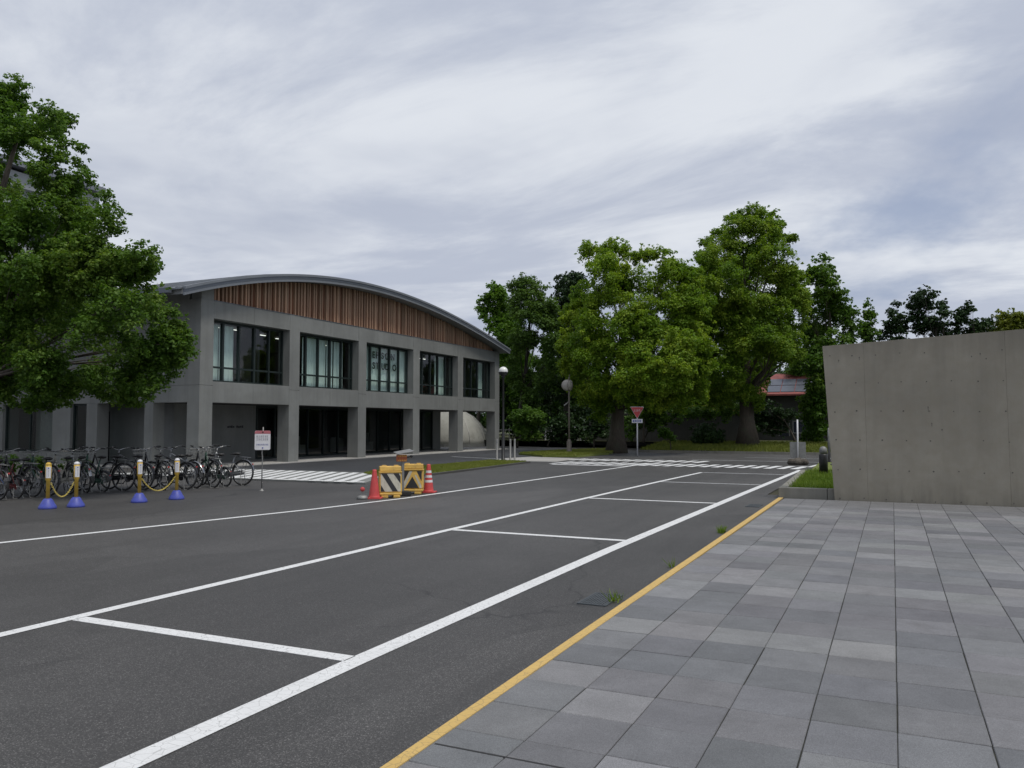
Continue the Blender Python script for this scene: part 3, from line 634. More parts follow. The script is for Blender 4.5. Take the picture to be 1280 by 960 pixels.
for k in range(5):
    a, b = YR[k] + .004, YL[k + 1] - .004; z0, z1 = 3.155, 5.475; pw = (b - a) / 5; zt = z0 + .56
    m = MB(); f = .055; x0, x1 = XW - .05, XW + .05
    m.box(x0, x1, a, a + f, z0, z1).box(x0, x1, b - f, b, z0, z1).box(x0, x1, a + f, b - f, z1 - f - .03, z1).box(x0, x1 + .02, a + f, b - f, z0, z0 + f + .02)
    fr = hp(m, 'window', MAT['frame'])
    for i in range(1, 5):
        wd = .06 if i % 2 else .045; rp(MB().box(x0 - .01, x1 + .012, a + pw * i - wd, a + pw * i + wd * .6, z0 + f + .021, z1 - f - .031), 'mullion', MAT['frame'], fr)
    for i in range(5):
        p = a + pw * i + (f if i == 0 else .04); q = a + pw * (i + 1) - (f if i == 4 else .065)
        rp(MB().box(x0 + .005, x1 - .002, p, q, zt - .035, zt + .035), 'transom', MAT['frame'], fr)
        for c, d in ((z0 + f + .02, zt - .035), (zt + .035, z1 - f - .03)):
            mm = MB(); mm.v = [(XW, p, c), (XW, q, c), (XW, q, d), (XW, p, d)]; mm.f = [(0, 1, 2, 3)]
            rp(mm, 'pane', MAT['glass'], fr)
    for (u, v) in CUR[k]:
        rp(wavy(a + pw * u, min(a + pw * v, b), z0 + .02, z1 - .1, XW - (.22 if k != 2 else .13) - .02 * rng.random(), .022 if k != 2 else .008), 'curtain', MAT['curtain'], fr)
    rp(MB().prism_xz([(XW - .06, 3.152), (XF - .03, 3.152), (XF - .03, 3.157), (XW - .06, 3.175)], a + .002, b - .002), 'sill', MAT['concrete'], fr)
    if k == 2:
        for ch, yv, z in (('E', 33.25, 4.84), ('P', 33.56, 4.84), ('S', 34.03, 4.84), ('O', 34.33, 4.84), ('N', 34.87, 4.84),
                          ('S', 33.27, 4.31), ('T', 33.54, 4.31), ('U', 34.03, 4.31), ('D', 34.36, 4.31), ('I', 34.715, 4.31), ('O', 35.02, 4.31)):
            me = text_mesh(ch, .45, 'letter', .006, .012); me.materials.append(MAT['letter'])
            inst('letter', me, fr, (XW - .035 - off.x, yv - off.y, z), (R(90), 0, R(90)))
# ground floor
hp(MB().box(-34, -22.25, 21.0, 47.2, -0.01, .03), 'plinth', MAT['paving'])
hp(MB().box(-28.0, -25.6, 23.5, 28.05, .03, 2.455), 'core_wall', MAT['concrete'])
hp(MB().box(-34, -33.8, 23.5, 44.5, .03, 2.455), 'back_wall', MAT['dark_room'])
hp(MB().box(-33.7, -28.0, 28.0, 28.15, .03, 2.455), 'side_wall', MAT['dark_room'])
hp(MB().box(-33.7, -25.66, 43.45, 44.5, .03, 2.455), 'return_wall', MAT['concrete'])
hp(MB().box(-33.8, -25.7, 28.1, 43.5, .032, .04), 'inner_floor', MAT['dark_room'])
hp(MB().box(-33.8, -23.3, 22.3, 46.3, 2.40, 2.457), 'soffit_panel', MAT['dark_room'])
gf = hp(MB().box(-25.68, -25.58, 28.06, 43.44, 2.30, 2.398).box(-25.68, -25.58, 28.06, 43.44, .03, .10), 'glazed_front', MAT['frame'])
n = 13
for i in range(n + 1):
    yv = 28.10 + (43.38 - 28.10) * i / n; rp(MB().box(-25.69, -25.57, yv - .03, yv + .03, .101, 2.299), 'mullion', MAT['frame'], gf)
    if i < n:
        y2 = 28.10 + (43.38 - 28.10) * (i + 1) / n; mm = MB(); mm.v = [(-25.63, yv + .03, .1), (-25.63, y2 - .03, .1), (-25.63, y2 - .03, 2.3), (-25.63, yv + .03, 2.3)]; mm.f = [(0, 1, 2, 3)]
        rp(mm, 'pane', MAT['glass'], gf)
for yv, zz, hh in [(31.5, .9, .05), (33.2, .5, .45), (36.5, .8, .05), (39.4, .55, .5), (29.4, .6, .6)]:
    hp(MB().box(-28.6, -28.0, yv, yv + 1.2, .04, zz).box(-28.5, -28.1, yv + .2, yv + .9, zz, zz + hh), 'counter', MAT['room'])
for yv in (31.6, 37.6): hp(MB().lathe([(.22, .03), (.22, 2.45)], 16, (-27.2, yv, 0)), 'inner_pillar', MAT['concrete_dark'], smooth=True)
m = MB()
for i in range(9):
    yv = 26.35 + i * .105
    if i == 4: continue
    m.box(-25.598, -25.585, yv, yv + .075, 1.42 + .01 * (i % 2), 1.50 + .012 * ((i * 7) % 3))
hp(m, 'wall_lettering', MAT['black_ink'])
# piers and wing on the side of the hall
for x0, x1 in ((-25.35, -24.9), (-28.5, -27.9)):
    hp(MB().box(x0, x1, 21.87, 22.4, 0, 2.378), 'pier', MAT['concrete'], bevel=.006)
hp(MB().box(-34, -28.0, 23.5, 23.7, 0, 2.455), 'recess_wall', MAT['concrete'])
hp(MB().box(-29.6, -29.2, 23.44, 23.499, .03, 2.1), 'side_door', MAT['black_paint'])

wing = thing('office_wing', 'low concrete wing with dark ground floor windows behind the left tree', 'building', (-32, 23, 0))
woff = Vector((-32, 23, 0))
def wp(mb, name, mat, parent=None, **k):
    mb.v = [(a - woff.x, b - woff.y, c) for a, b, c in mb.v]; return mb.build(name, mat, parent or wing, **k)
wp(MB().box(-40, -28.51, 21.9, 22.2, 0, .47), 'wall_base', MAT['concrete'], bevel=.006)
wp(MB().box(-30.5, -29.45, 21.89, 22.2, .475, 2.376), 'pier', MAT['concrete'], bevel=.006)
wp(MB().box(-34.6, -33.6, 21.89, 22.2, .475, 2.376), 'pier', MAT['concrete'], bevel=.006)
wp(MB().box(-45.5, -45.2, 12, 22.2, 0, 2.376), 'end_wall', MAT['concrete'])
for x0, x1, n in ((-33.6, -30.5, 2), (-29.45, -28.5, 1), (-40, -34.6, 3)):
    f = wp(MB().box(x0, x1, 22.02, 22.09, .472, .54).box(x0, x1, 22.02, 22.09, 2.30, 2.374), 'window', MAT['frame'])
    for i in range(n + 1):
        xv = x0 + (x1 - x0) * i / n; xv = min(max(xv, x0 + .035), x1 - .035)
        rpm = MB().box(xv - .035, xv + .035, 22.015, 22.095, .541, 2.299); rpm.v = [(a - woff.x, b - woff.y, c) for a, b, c in rpm.v]; rpm.build('mullion', MAT['frame'], f)
    for i in range(n):
        p, q = x0 + (x1 - x0) * i / n + .03, x0 + (x1 - x0) * (i + 1) / n - .03; mm = MB(); mm.v = [(p - woff.x, 22.05 - woff.y, .5), (q - woff.x, 22.05 - woff.y, .5), (q - woff.x, 22.05 - woff.y, 2.33), (p - woff.x, 22.05 - woff.y, 2.33)]; mm.f = [(0, 1, 2, 3)]
        mm.build('pane', MAT['glass'], f)
wp(MB().box(-32.1, -30.7, 22.5, 22.53, .5, 2.3), 'blind', MAT['room'])
wp(MB().box(-45, -28.55, 24.6, 24.8, 0, 2.376), 'inner_wall', MAT['dark_room'])
wp(MB().box(-45, -35.0, 21.95, 28, 6.3, 6.6), 'roof', MAT['concrete_dark'])

blk = thing('classroom_block', 'tall pale block with long grey eaves rising behind the left tree', 'building', (-41, 22, 0))
boff = Vector((-41, 22, 0))
def bp_(mb, name, mat, parent=None, **k):
    mb.v = [(a - boff.x, b - boff.y, c) for a, b, c in mb.v]; return mb.build(name, mat, parent or blk, **k)
bp_(MB().box(-52, -36.6, 14, 28.0, 0, 12.6), 'wall', MAT['pale_wall'])
r = bp_(MB().prism_yz([(13.4, 13.95), (28.4, 13.55), (28.4, 13.25), (13.4, 13.65)], -52.5, -36.0), 'roof', MAT['roof'])
rr = MB().prism_yz([(13.4, 13.5), (28.3, 13.1), (28.3, 12.5), (13.4, 12.5)], -52.2, -36.35); rr.v = [(a - boff.x, b - boff.y, c) for a, b, c in rr.v]; rr.build('frieze', MAT['pale_wall'], r)
for z in (3.6, 6.8, 10.0):
    for yv in (15.0, 18.2, 21.4, 24.6):
        f = bp_(MB().box(-36.64, -36.55, yv, yv + 2.6, z, z + .07).box(-36.64, -36.55, yv, yv + 2.6, z + 1.53, z + 1.6).box(-36.64, -36.55, yv, yv + .06, z + .07, z + 1.53).box(-36.64, -36.55, yv + 2.54, yv + 2.6, z + .07, z + 1.53).box(-36.64, -36.55, yv + 1.27, yv + 1.33, z + .07, z + 1.53), 'window', MAT['frame'])
        mm = MB(); mm.v = [(-36.59 - boff.x, yv + .05 - boff.y, z + .05), (-36.59 - boff.x, yv + 2.55 - boff.y, z + .05), (-36.59 - boff.x, yv + 2.55 - boff.y, z + 1.55), (-36.59 - boff.x, yv + .05 - boff.y, z + 1.55)]; mm.f = [(0, 1, 2, 3)]
        mm.build('pane', MAT['solar'], f)

# ------------------------------------------------------------------ concrete wall on the right and its planter
wall = thing('concrete_wall', 'tall slanting exposed concrete wall with rows of tie holes at the plaza edge', 'wall', (0, 18.48, 0))
WT = 3.262; SL = (3.45 - 3.26) / (2.36 + 1.32)
ztop = lambda x: 3.26 + SL * (x + 1.32)
bounds = [(-1.13, -1.32), (-.485, -.515), (2.06, 2.02), (4.6, 4.6), (7.2, 7.2), (9.8, 9.8), (12.4, 12.4)]
for i in range(len(bounds) - 1):
    (b0, t0), (b1, t1) = bounds[i], bounds[i + 1]; g = .0008 if i else 0
    MB().prism_xz([(b0 + g, 0), (b1 - .0008, 0), (b1 - .0008 + (t1 - b1), ztop(t1)), (t0 + g, ztop(t0))], 0, .42).build('wall_panel', MAT['concrete_wall'], wall, bevel=.0025)
MB().prism_xz([(-1.08, .01), (12.3, .01), (12.3, 3.9), (-1.26, 3.22)], .03, .38).build('wall_core', MAT['concrete_dark'], wall)
m = MB()
for z in (.06, .66, 1.27, 1.87, 2.46, 3.05):
    for i in range(30):
        x = -1.02 + .447 * i + rng.uniform(-.02, .02) - .05 * z
        if x > 12 or ztop(x) - z < .1 or abs(x + .5) < .05 or rng.random() < .08: continue
        zz = z + rng.uniform(-.015, .015); k = 8; rd = rng.uniform(.009, .014)
        m.lathe([(rd * 1.25, -.0015), (rd, -.0030), (rd * .5, -.0022), (0.0005, -.002)], k, (x, 0, zz), 'y', cap=False)
o = m.build('tie_holes', MAT['tie'], wall); o['kind'] = 'stuff'
m = MB()
for x, z, l in [(.72, 1.62, .06), (.66, 1.95, .1), (.9, 1.5, .03), (1.45, 2.95, .02), (1.6, 3.0, .03), (1.7, 2.9, .02), (-1.0, 2.95, .04), (-.6, 3.0, .05)]:
    m.lathe([(.012, -.001), (.008, -.0026), (.0005, -.002)], 7, (x, 0, z), 'y', cap=False); m.box(x - .004, x + .004, -.002, .001, z - l, z)
o = m.build('chips', MAT['tie'], wall); o['kind'] = 'stuff'
pl = thing('planter', 'low concrete planter kerb holding grass beside the slanting wall', 'planter', (-2, 20, 0))
def pp(mb, name, mat, **k):
    mb.v = [(a + 2, b - 20, c) for a, b, c in mb.v]; return mb.build(name, mat, pl, **k)
pp(MB().box(-2.27, -1.285, 18.58, 18.74, -.01, .235), 'kerb_block', MAT['kerb'], bevel=.012)
pp(MB().box(-1.277, -.6, 18.585, 18.74, -.01, .235), 'kerb_block', MAT['kerb'], bevel=.012)
for i in range(5):
    y0 = 18.745 + i * 1.5; xo = -.055 * i
    pp(MB().prism([(-2.27 + xo, y0), (-2.11 + xo, y0), (-2.165 + xo, y0 + 1.49), (-2.325 + xo, y0 + 1.49)], -.01, .225), 'kerb_block', MAT['kerb'], bevel=.012)
pp(MB().prism([(-2.11, 18.74), (4, 18.95), (4, 34), (-2.6, 34), (-2.36, 26.2)], -.01, .13), 'soil', MAT['turf_soil'])
go = blades('grass', [(-2.05, 18.8), (-.9, 18.8), (-.7, 26), (-2.3, 26)], 9000, 0.17, 0.010, lambda x, y: 0 * x + .12, LEAF['grass'], 8)

# ------------------------------------------------------------------ street furniture and small things
CAMV = Vector((0, 0))
def face_rz(x, y, extra=0):
    """rotation that turns a thing's -Y front towards the plaza corner where one stands"""
    return math.atan2(y, x) - pi / 2 + extra
# globe lamp
t = thing('globe_lamp', 'black lamp post topped with a white globe beside the hall corner', 'street lamp', (-15.4, 32.16, 0))
MB().lathe([(.12, 0), (.12, .04), (.075, .07), (.075, 1.15), (.06, 1.2), (.05, 1.22), (.045, 3.6), (.07, 3.62), (.09, 3.72)], 14).build('pole', MAT['black_paint'], t, smooth=True)
g_ = MB().sphere((0, 0, 3.90), .205, 20, 12).build('globe', MAT['globe'], t, smooth=True)
MB().lathe([(.12, 3.71), (.18, 3.77), (.207, 3.85), (.209, 3.87)], 20, cap=False).build('shade', MAT['black_paint'], t, smooth=True)
# steel bollards
def steel_bollard(x, y, h, label):
    t = thing('steel_bollard', label, 'bollard', (x, y, 0), group='steel bollards at the pavement end')
    MB().lathe([(.055, 0), (.055, .02), (.042, .025), (.042, h - .02), (.03, h), (.0005, h + .004)], 14).build('post', MAT['steel'], t, smooth=True)
    MB().lathe([(.0435, h - .16), (.0435, h - .13)], 14).build('band', MAT['galv'], t)
steel_bollard(-15.50, 31.75, .95, 'steel bollard standing just in front of the globe lamp post')
steel_bollard(-15.12, 32.3, .95, 'middle steel bollard just right of the globe lamp post')
steel_bollard(-14.98, 32.45, .95, 'outermost steel bollard, farthest from the globe lamp post')
# traffic mirror
t = thing('traffic_mirror', 'round convex traffic mirrors on a rusty brown pole in the grass verge', 'traffic mirror', (-15.6, 40.7, 0.05), face_rz(-15.6, 40.7, .15))
MB().lathe([(.055, 0), (.05, 2), (.045, 3.95), (.03, 4.05)], 12).build('pole', MAT['bark_pole'], t, smooth=True)
MB().lathe([(.17, 0), (.17, .06), (.14, .08), (.13, .62), (.06, .75)], 14).build('base', MAT['bark_pole'], t, smooth=True)
for s, a in ((-1, pi - .35), (1, pi + 1.0)):
    M4 = Matrix.Translation((s * .10 - .02, -.02, 3.62)) @ Matrix.Rotation(a, 4, 'Z')
    def tr(mb): mb.v = [tuple(M4 @ Vector(v)) for v in mb.v]; return mb
    hd = tr(MB().lathe([(.0005, .09), (.16, .075), (.27, .02), (.29, -.02), (.29, -.05), (.27, -.05)], 24, axis='y', cap=False)).build('mirror', MAT['mirror_back'], t, smooth=True)
    tr(MB().lathe([(.27, -.045), (.16, -.07), (.0005, -.09)], 24, axis='y', cap=False)).build('mirror_face', MAT['chrome'], hd, smooth=True)
    tr(MB().torus((0, -.03, 0), .29, .014, 24, 6, 'y')).build('rim', MAT['bark_pole'], hd, smooth=True)
MB().tube([(0, 0, 2.75), (-.12, -.1, 2.66), (-.30, -.16, 2.52)], .03, 8).build('bracket', MAT['galv'], t)
MB().tube([(0, 0, 3.9), (.02, 0, 4.12), (.05, 0, 4.2)], .02, 6).build('finial', MAT['bark_pole'], t)
# stop sign
t = thing('stop_sign', 'red inverted triangle stop sign on a white pole in front of the large trunk', 'road sign', (-11.75, 40.3, 0), face_rz(-11.75, 40.3))
MB().lathe([(.035, 0), (.035, 2.42), (.0005, 2.43)], 12).build('pole', MAT['white_plastic'], t, smooth=True)
def rtri(s, c, z, y0, y1):
    pts = [(-s, z + s * .98), (s, z + s * .98), (0, z - s * .78)]; pl_ = []
    for i in range(3):
        p = Vector(pts[i]); a = (Vector(pts[i - 1]) - p).normalized(); b = (Vector(pts[(i + 1) % 3]) - p).normalized()
        pl_ += [tuple(p + a * c), tuple(p + (a + b) * c * .28), tuple(p + b * c)]
    return MB().prism_xz(pl_, y0, y1)
bd = rtri(.35, .05, 2.14, -.06, -.045).build('sign_plate', MAT['white_plastic'], t)
rtri(.325, .045, 2.142, -.0635, -.0605).build('red_face', MAT['red_sign'], bd)
me = text_mesh('止まれ', .15, 'lettering', .002); wmax = max(v.co.x for v in me.vertices); me.materials.append(MAT['white_plastic'])
inst('lettering', me, bd, (-.17, -.066, 2.245), (R(90), 0, 0), scale=(.34 / wmax, 1, 1))
sp = MB().prism_xz([(-.27, 1.66), (.27, 1.66), (.27, 1.86), (-.27, 1.86)], -.06, -.045).build('supplement_plate', MAT['white_plastic'], t)
m = MB()
for i, (a, b) in enumerate([(-.22, -.13), (-.11, -.02), (.0, .08), (.10, .21)]): m.box(a, b, -.0635, -.0605, 1.71, 1.735).box(a, b, -.0635, -.0605, 1.785, 1.815).box(a + .02, a + .045, -.0635, -.0605, 1.737, 1.783).box(b - .04, b - .02, -.0635, -.0605, 1.737, 1.783)
m.build('plate_print', MAT['blue_ink'], sp)
# notice board by the bicycles
t = thing('notice_sign', 'white notice board with a pink header on a thin bent steel pole', 'sign', (-13.7, 15.25, 0), face_rz(-13.7, 15.25, .05))
MB().tube([(.0, 0, 0), (.0, 0, .5), (.005, 0, .8), (-.008, 0, .9), (.01, 0, 1.05), (.012, 0, 1.52)], .014, 8).build('pole', MAT['galv'], t, smooth=True)
MB().lathe([(.06, 0), (.045, .012), (.018, .05)], 12).build('foot', MAT['galv'], t)
def rrect(x0, x1, z0, z1, r, y0, y1, n=5):
    P_ = []
    for cx, cz, a0 in ((x1 - r, z1 - r, 0), (x0 + r, z1 - r, 90), (x0 + r, z0 + r, 180), (x1 - r, z0 + r, 270)):
        for i in range(n + 1): q = R(a0 + 90 * i / n); P_.append((cx + r * cos(q), cz + r * sin(q)))
    return MB().prism_xz(P_, y0, y1)
bd = rrect(-.18, .18, .975, 1.435, .035, -.030, -.018).build('board', MAT['white_plastic'], t)
hb = MB().prism_xz([(-.179, 1.362), (.179, 1.362), (.179, 1.40), (.168, 1.425), (.145, 1.434), (-.145, 1.434), (-.168, 1.425), (-.179, 1.40)], -.0335, -.0305).build('header', MAT['red_faded'], bd)
MB().lathe([(.018, -.030), (.018, -.04), (.0005, -.042)], 10, (.005, 0, 1.40), 'y').build('bolt', MAT['black_paint'], bd)
MB().lathe([(.016, -.030), (.016, -.04), (.0005, -.042)], 10, (.005, 0, 1.025), 'y').build('bolt', MAT['blue_plastic'], bd)
for nm, z, hgt, n, mt in (('print_line', 1.275, .042, 6, 'grey_ink'), ('print_line', 1.205, .042, 6, 'grey_ink'), ('print_line', 1.085, .032, 9, 'blue_ink')):
    m = MB(); step = .28 / n
    for i in range(n):
        x = -.14 + step * i; wl = step * .74
        m.box(x, x + wl, -.0325, -.0302, z, z + hgt * .16).box(x, x + wl, -.0325, -.0302, z + hgt * .8, z + hgt).box(x + wl * .42, x + wl * .58, -.0325, -.0302, z + hgt * .17, z + hgt * .79)
        if (i * 5 + int(z * 100)) % 3: m.box(x + wl * .02, x + wl * .16, -.0325, -.0302, z + hgt * .3, z + hgt * .78)
        if (i * 3 + int(z * 100)) % 2: m.box(x + wl * .62, x + wl * .98, -.0325, -.0302, z + hgt * .42, z + hgt * .58)
    m.build(nm, MAT[mt], bd)
# yellow posts with blue bases, chains
def chain_post(x, y, label, cap, rz):
    t = thing('barrier_post', label, 'barrier post', (x, y, 0), rz, 'yellow barrier posts with blue bases')
    MB().lathe([(.155, 0), (.158, .02), (.15, .05), (.118, .10), (.085, .165), (.06, .19), (.0005, .192)], 22).build('base', MAT['blue_plastic'], t, smooth=True)
    MB().lathe([(.034, .185), (.034, .52), (.051, .545), (.051, .83)], 18).build('post', MAT['yellow_post'], t, smooth=True)
    MB().lathe([(.0522, .815), (.0525, .83), (.041, .855), (.02, .868), (.0005, .87)], 18).build('cap', MAT[cap], t, smooth=True)
    m = MB(); n = 8
    for i in range(n + 1):
        q = -pi / 2 - .95 + 1.9 * i / n; m.v += [(.0521 * cos(q), .0521 * sin(q), .575), (.0521 * cos(q), .0521 * sin(q), .785)]
    for i in range(n): m.f.append((2 * i, 2 * i + 2, 2 * i + 3, 2 * i + 1))
    lb = m.build('label', MAT['white_plastic'], t, smooth=True)
    m = MB()
    for i in range(5):
        z = .605 + i * .027
        for q0, q1 in ((-.16, .02), (.05, .17)):
            q0 -= pi / 2; q1 -= pi / 2
            for za in (z, z + .011): m.add([(.0527 * cos(q), .0527 * sin(q), zz) for q, zz in ((q0, za), (q1, za), (q1, za + .005), (q0, za + .005))], [(0, 1, 2, 3)])
    m.build('label_print', MAT['grey_ink'], lb)
    MB().lathe([(.0605, -.0005), (.0605, .004), (.03, .005)], 10, (0, 0, .755), 'x').build('emblem', MAT['blue_ink'], t) if False else None
    m = MB()
    q0 = -pi / 2
    m.add([(.0527 * cos(q0 + .2 * cos(a)), .0527 * sin(q0 + .2 * cos(a)), .758 + .013 * sin(a)) for a in [2 * pi * k / 10 for k in range(10)]], [tuple(range(10))])
    m.build('emblem', MAT['blue_ink'], lb)
    return (x, y)
P1 = chain_post(-14.45, 10.32, 'orange yellow post with blue base, leftmost of the four, nearest the street corner', 'yellow_post', face_rz(-14.45, 10.32))
P2 = chain_post(-14.25, 10.76, 'yellow post with white cap and blue base at the right end of the left chain', 'white_plastic', face_rz(-14.25, 10.76, .3))
P3 = chain_post(-13.93, 11.94, 'yellow post with white cap and blue base at the left end of the right chain', 'white_plastic', face_rz(-13.93, 11.94, .3))
P4 = chain_post(-13.78, 12.76, 'yellow post with blue base nearest the notice sign, at the right chain end', 'white_plastic', face_rz(-13.78, 12.76))
def chain(a, b, sag, label):
    a = Vector((*a, .48)); b = Vector((*b, .48)); d = (b - a).normalized(); a = a + d * .045; b = b - d * .045
    t = tag(empty('plastic_chain', tuple((a + b) / 2)), label, 'chain', 'yellow chains between the barrier posts'); n = 34; c0 = (a + b) / 2
    pts = []
    for i in range(n * 4 + 1):
        u = i / (n * 4); p = a.lerp(b, u); p.z -= sag * 4 * u * (1 - u); pts.append(p - c0)
    m = MB()
    for i in range(n):
        p, q = pts[i * 4], pts[i * 4 + 4]; dr = (q - p).normalized(); s = Vector((-d.y, d.x, 0)) if i % 2 else dr.cross(Vector((-d.y, d.x, 0)))
        c = (p + q) / 2; hl = (q - p).length * .66; ring = [c + dr * hl * cos(k * pi / 4) + s * .013 * sin(k * pi / 4) for k in range(8)]
        m.tube(ring + [ring[0]], .0048, 5, cap=False)
    m.build('link_run', MAT['chain'], t, smooth=True)
chain(P1, P2, .27, 'yellow plastic chain sagging between the two left posts')
chain(P3, P4, .27, 'yellow plastic chain sagging between the two right posts')
# barricades
def barricade(x, y, rz, kind, label):
    t = thing('barricade', label, 'barricade', (x, y, 0), rz, 'yellow striped barricades')
    W2, H2 = .245, .70
    MB().prism_yz([(-.155, .115), (.155, .115), (.10, .545), (-.10, .545)], -W2, W2).build('body', MAT['yellow_plastic'], t, bevel=.02)
    MB().box(-W2 + .005, W2 - .005, -.18, .18, .055, .112).build('skirt', MAT['yellow_plastic'], t, bevel=.018)
    for s in (-1, 1): MB().box(s * .13 - .075, s * .13 + .075, -.19, .19, 0, .054).build('foot', MAT['yellow_plastic'], t, bevel=.012)
    MB().box(-W2 - .004, W2 + .004, -.125, .125, .535, .565).build('ridge', MAT['yellow_plastic'], t, bevel=.01)
    MB().prism_yz([(-.108, .566), (.108, .566), (.088, .68), (-.088, .68)], -W2 + .01, W2 - .01).build('top_block', MAT['yellow_plastic'], t, bevel=.018)
    for s in (-1, 1): MB().box(s * .13 - .05, s * .13 + .05, -.05, .05, .672, .70).build('filler_cap', MAT['yellow_plastic'], t, bevel=.008)
    # stripe panel lies on the sloping front
    sl = .055 / .43; yf = lambda z: -.155 + (z - .115) * sl
    def pnl(poly, d): 
        m = MB(); k = len(poly); m.v = [(a, yf(b) - d, b) for a, b in poly] + [(a, yf(b) - d + .003, b) for a, b in poly]
        m.f = [tuple(range(k)), tuple(range(2 * k - 1, k - 1, -1))] + [(i, k + i, k + (i + 1) % k, (i + 1) % k) for i in range(k)]; return m
    z0, z1, a = .135, .525, .215
    pn = pnl([(-a, z0), (a, z0), (a, z1), (-a, z1)], .006).build('stripe_panel', MAT['sheeting'] if kind == 'diag' else MAT['yellow_plastic'], t)
    if kind == 'diag':
        polys = [[(-.20, z1 - .003), (-.085, z1 - .003), (.155, z0 + .003), (.04, z0 + .003)], [(.06, z1 - .003), (.175, z1 - .003), (a - .003, z1 - .07), (a - .003, z0 + .17)], [(-a + .003, z0 + .003), (-a + .003, z0 + .15), (-.125, z0 + .003)]]
        for q in polys: pnl(q, .0095).build('stripe', MAT['black_paint'], pn)
    else:
        for q in ([(-.155, z0 + .003), (.155, z0 + .003), (0, z0 + .26)], [(-a + .003, z1 - .003), (-a + .003, z0 + .10), (-.075, z1 - .003)], [(a - .003, z1 - .003), (.095, z1 - .003), (a - .003, z0 + .16)]):
            pnl(q, .0095).build('stripe', MAT['black_paint'], pn)
        pnl([(-a + .003, z0 + .003), (-a + .003, z0 + .07), (-.07, z1 - .003), (-.0, z1 - .003), (-.175, z0 + .003)], .0093).build('stripe', MAT['sheeting'], pn)
        pnl([(a - .003, z0 + .003), (.175, z0 + .003), (.05, z0 + .30), (.085, z0 + .30), (a - .003, z0 + .06)], .0093).build('stripe', MAT['sheeting'], pn)
    return t
bz = face_rz(-10, 15.6)
barricade(-9.98, 15.12, bz + .12, 'diag', 'yellow barricade with diagonal black and white stripes, left of the pair')
barricade(-10.03, 16.14, bz - .12, 'tri', 'yellow barricade with black triangle panel, right of the pair')
def cone(x, y, hgt, label, banded, rz=0):
    t = thing('traffic_cone', label, 'traffic cone', (x, y, 0), rz, 'red traffic cones by the barricades')
    MB().prism([(-.17, -.15), (-.15, -.17), (.15, -.17), (.17, -.15), (.17, .15), (.15, .17), (-.15, .17), (-.17, .15)], 0, .03).build('base', MAT['red_plastic'], t, bevel=.006)
    MB().lathe([(.145, .03), (.12, .05), (.115, .07), (.045, hgt - .03), (.04, hgt), (.03, hgt)], 20).build('cone', MAT['red_plastic'], t, smooth=True)
    if banded:
        rr = lambda z: .115 + (z - .07) * (.045 - .115) / (hgt - .1)
        for z in (.24, .35, .46): MB().lathe([(rr(z) + .0025, z), (rr(z + .055) + .0025, z + .055)], 20, cap=False).build('band', MAT['white_plastic'], t, smooth=True)
    return t
cone(-10.10, 14.70, .62, 'plain red cone at the left end of the striped barricades', False, .4)
cone(-9.85, 16.54, .66, 'red cone with white bands at the right end of the barricades', True, .3)
t = thing('delineator', 'low grey round base with a small red reflector left of the plain cone', 'delineator', (-10.25, 14.48, 0), face_rz(-10.4, 14.7))
MB().lathe([(.12, 0), (.125, .03), (.10, .07), (.05, .085), (.0005, .09)], 18).build('base', MAT['galv'], t, smooth=True)
MB().lathe([(.012, .085), (.012, .17)], 8).build('stem', MAT['galv'], t)
MB().lathe([(.0005, -.02), (.045, -.015), (.05, 0), (.045, .015), (.0005, .02)], 14, (0, 0, .21), 'y').build('reflector', MAT['red_plastic'], t, smooth=True)
t = thing('warning_light', 'solar powered hazard light on a post between the two barricades', 'warning light', (-9.96, 15.60, 0), bz + .35)
MB().box(-.16, .16, -.13, .13, 0, .10).build('weight', MAT['rubber'], t, bevel=.02)
MB().box(-.028, .028, -.022, .022, .10, .80).build('post', MAT['galv'], t, bevel=.004)
m = MB().box(-.20, .20, -.14, .14, 0, .02); A_ = Matrix.Translation((.02, 0, .965)) @ Matrix.Rotation(R(-9), 4, 'Y') @ Matrix.Rotation(R(8), 4, 'X'); m.v = [tuple(A_ @ Vector(v)) for v in m.v]
m.build('solar_panel', MAT['galv'], t, bevel=.004)
bx = MB().box(-.14, .08, -.05, .05, .76, .91).build('light_box', MAT['orange'], t, bevel=.008)
for z0 in (.765, .868):
    for i in range(5):
        x = -.133 + i * .042; MB().add([(x, -.0535, z0), (x + .02, -.0535, z0), (x + .034, -.0535, z0 + .036), (x + .014, -.0535, z0 + .036)], [(0, 1, 2, 3)]).build('hazard_stripe', MAT['yellow_plastic'], bx)
m = MB()
for r_ in range(3):
    for i in range(6): m.box(-.125 + i * .035, -.113 + i * .035, -.054, -.0502, .812 + r_ * .018, .820 + r_ * .018)
m.build('lamp_grid', MAT['black_paint'], bx)
MB().lathe([(.0005, -.03), (.03, -.02), (.03, .03)], 12, (.20, 0, .87), 'y').build('sensor', MAT['black_paint'], t)
MB().tube([(.08, 0, .84), (.14, 0, .85), (.20, 0, .87)], .01, 6).build('arm', MAT['black_paint'], t)
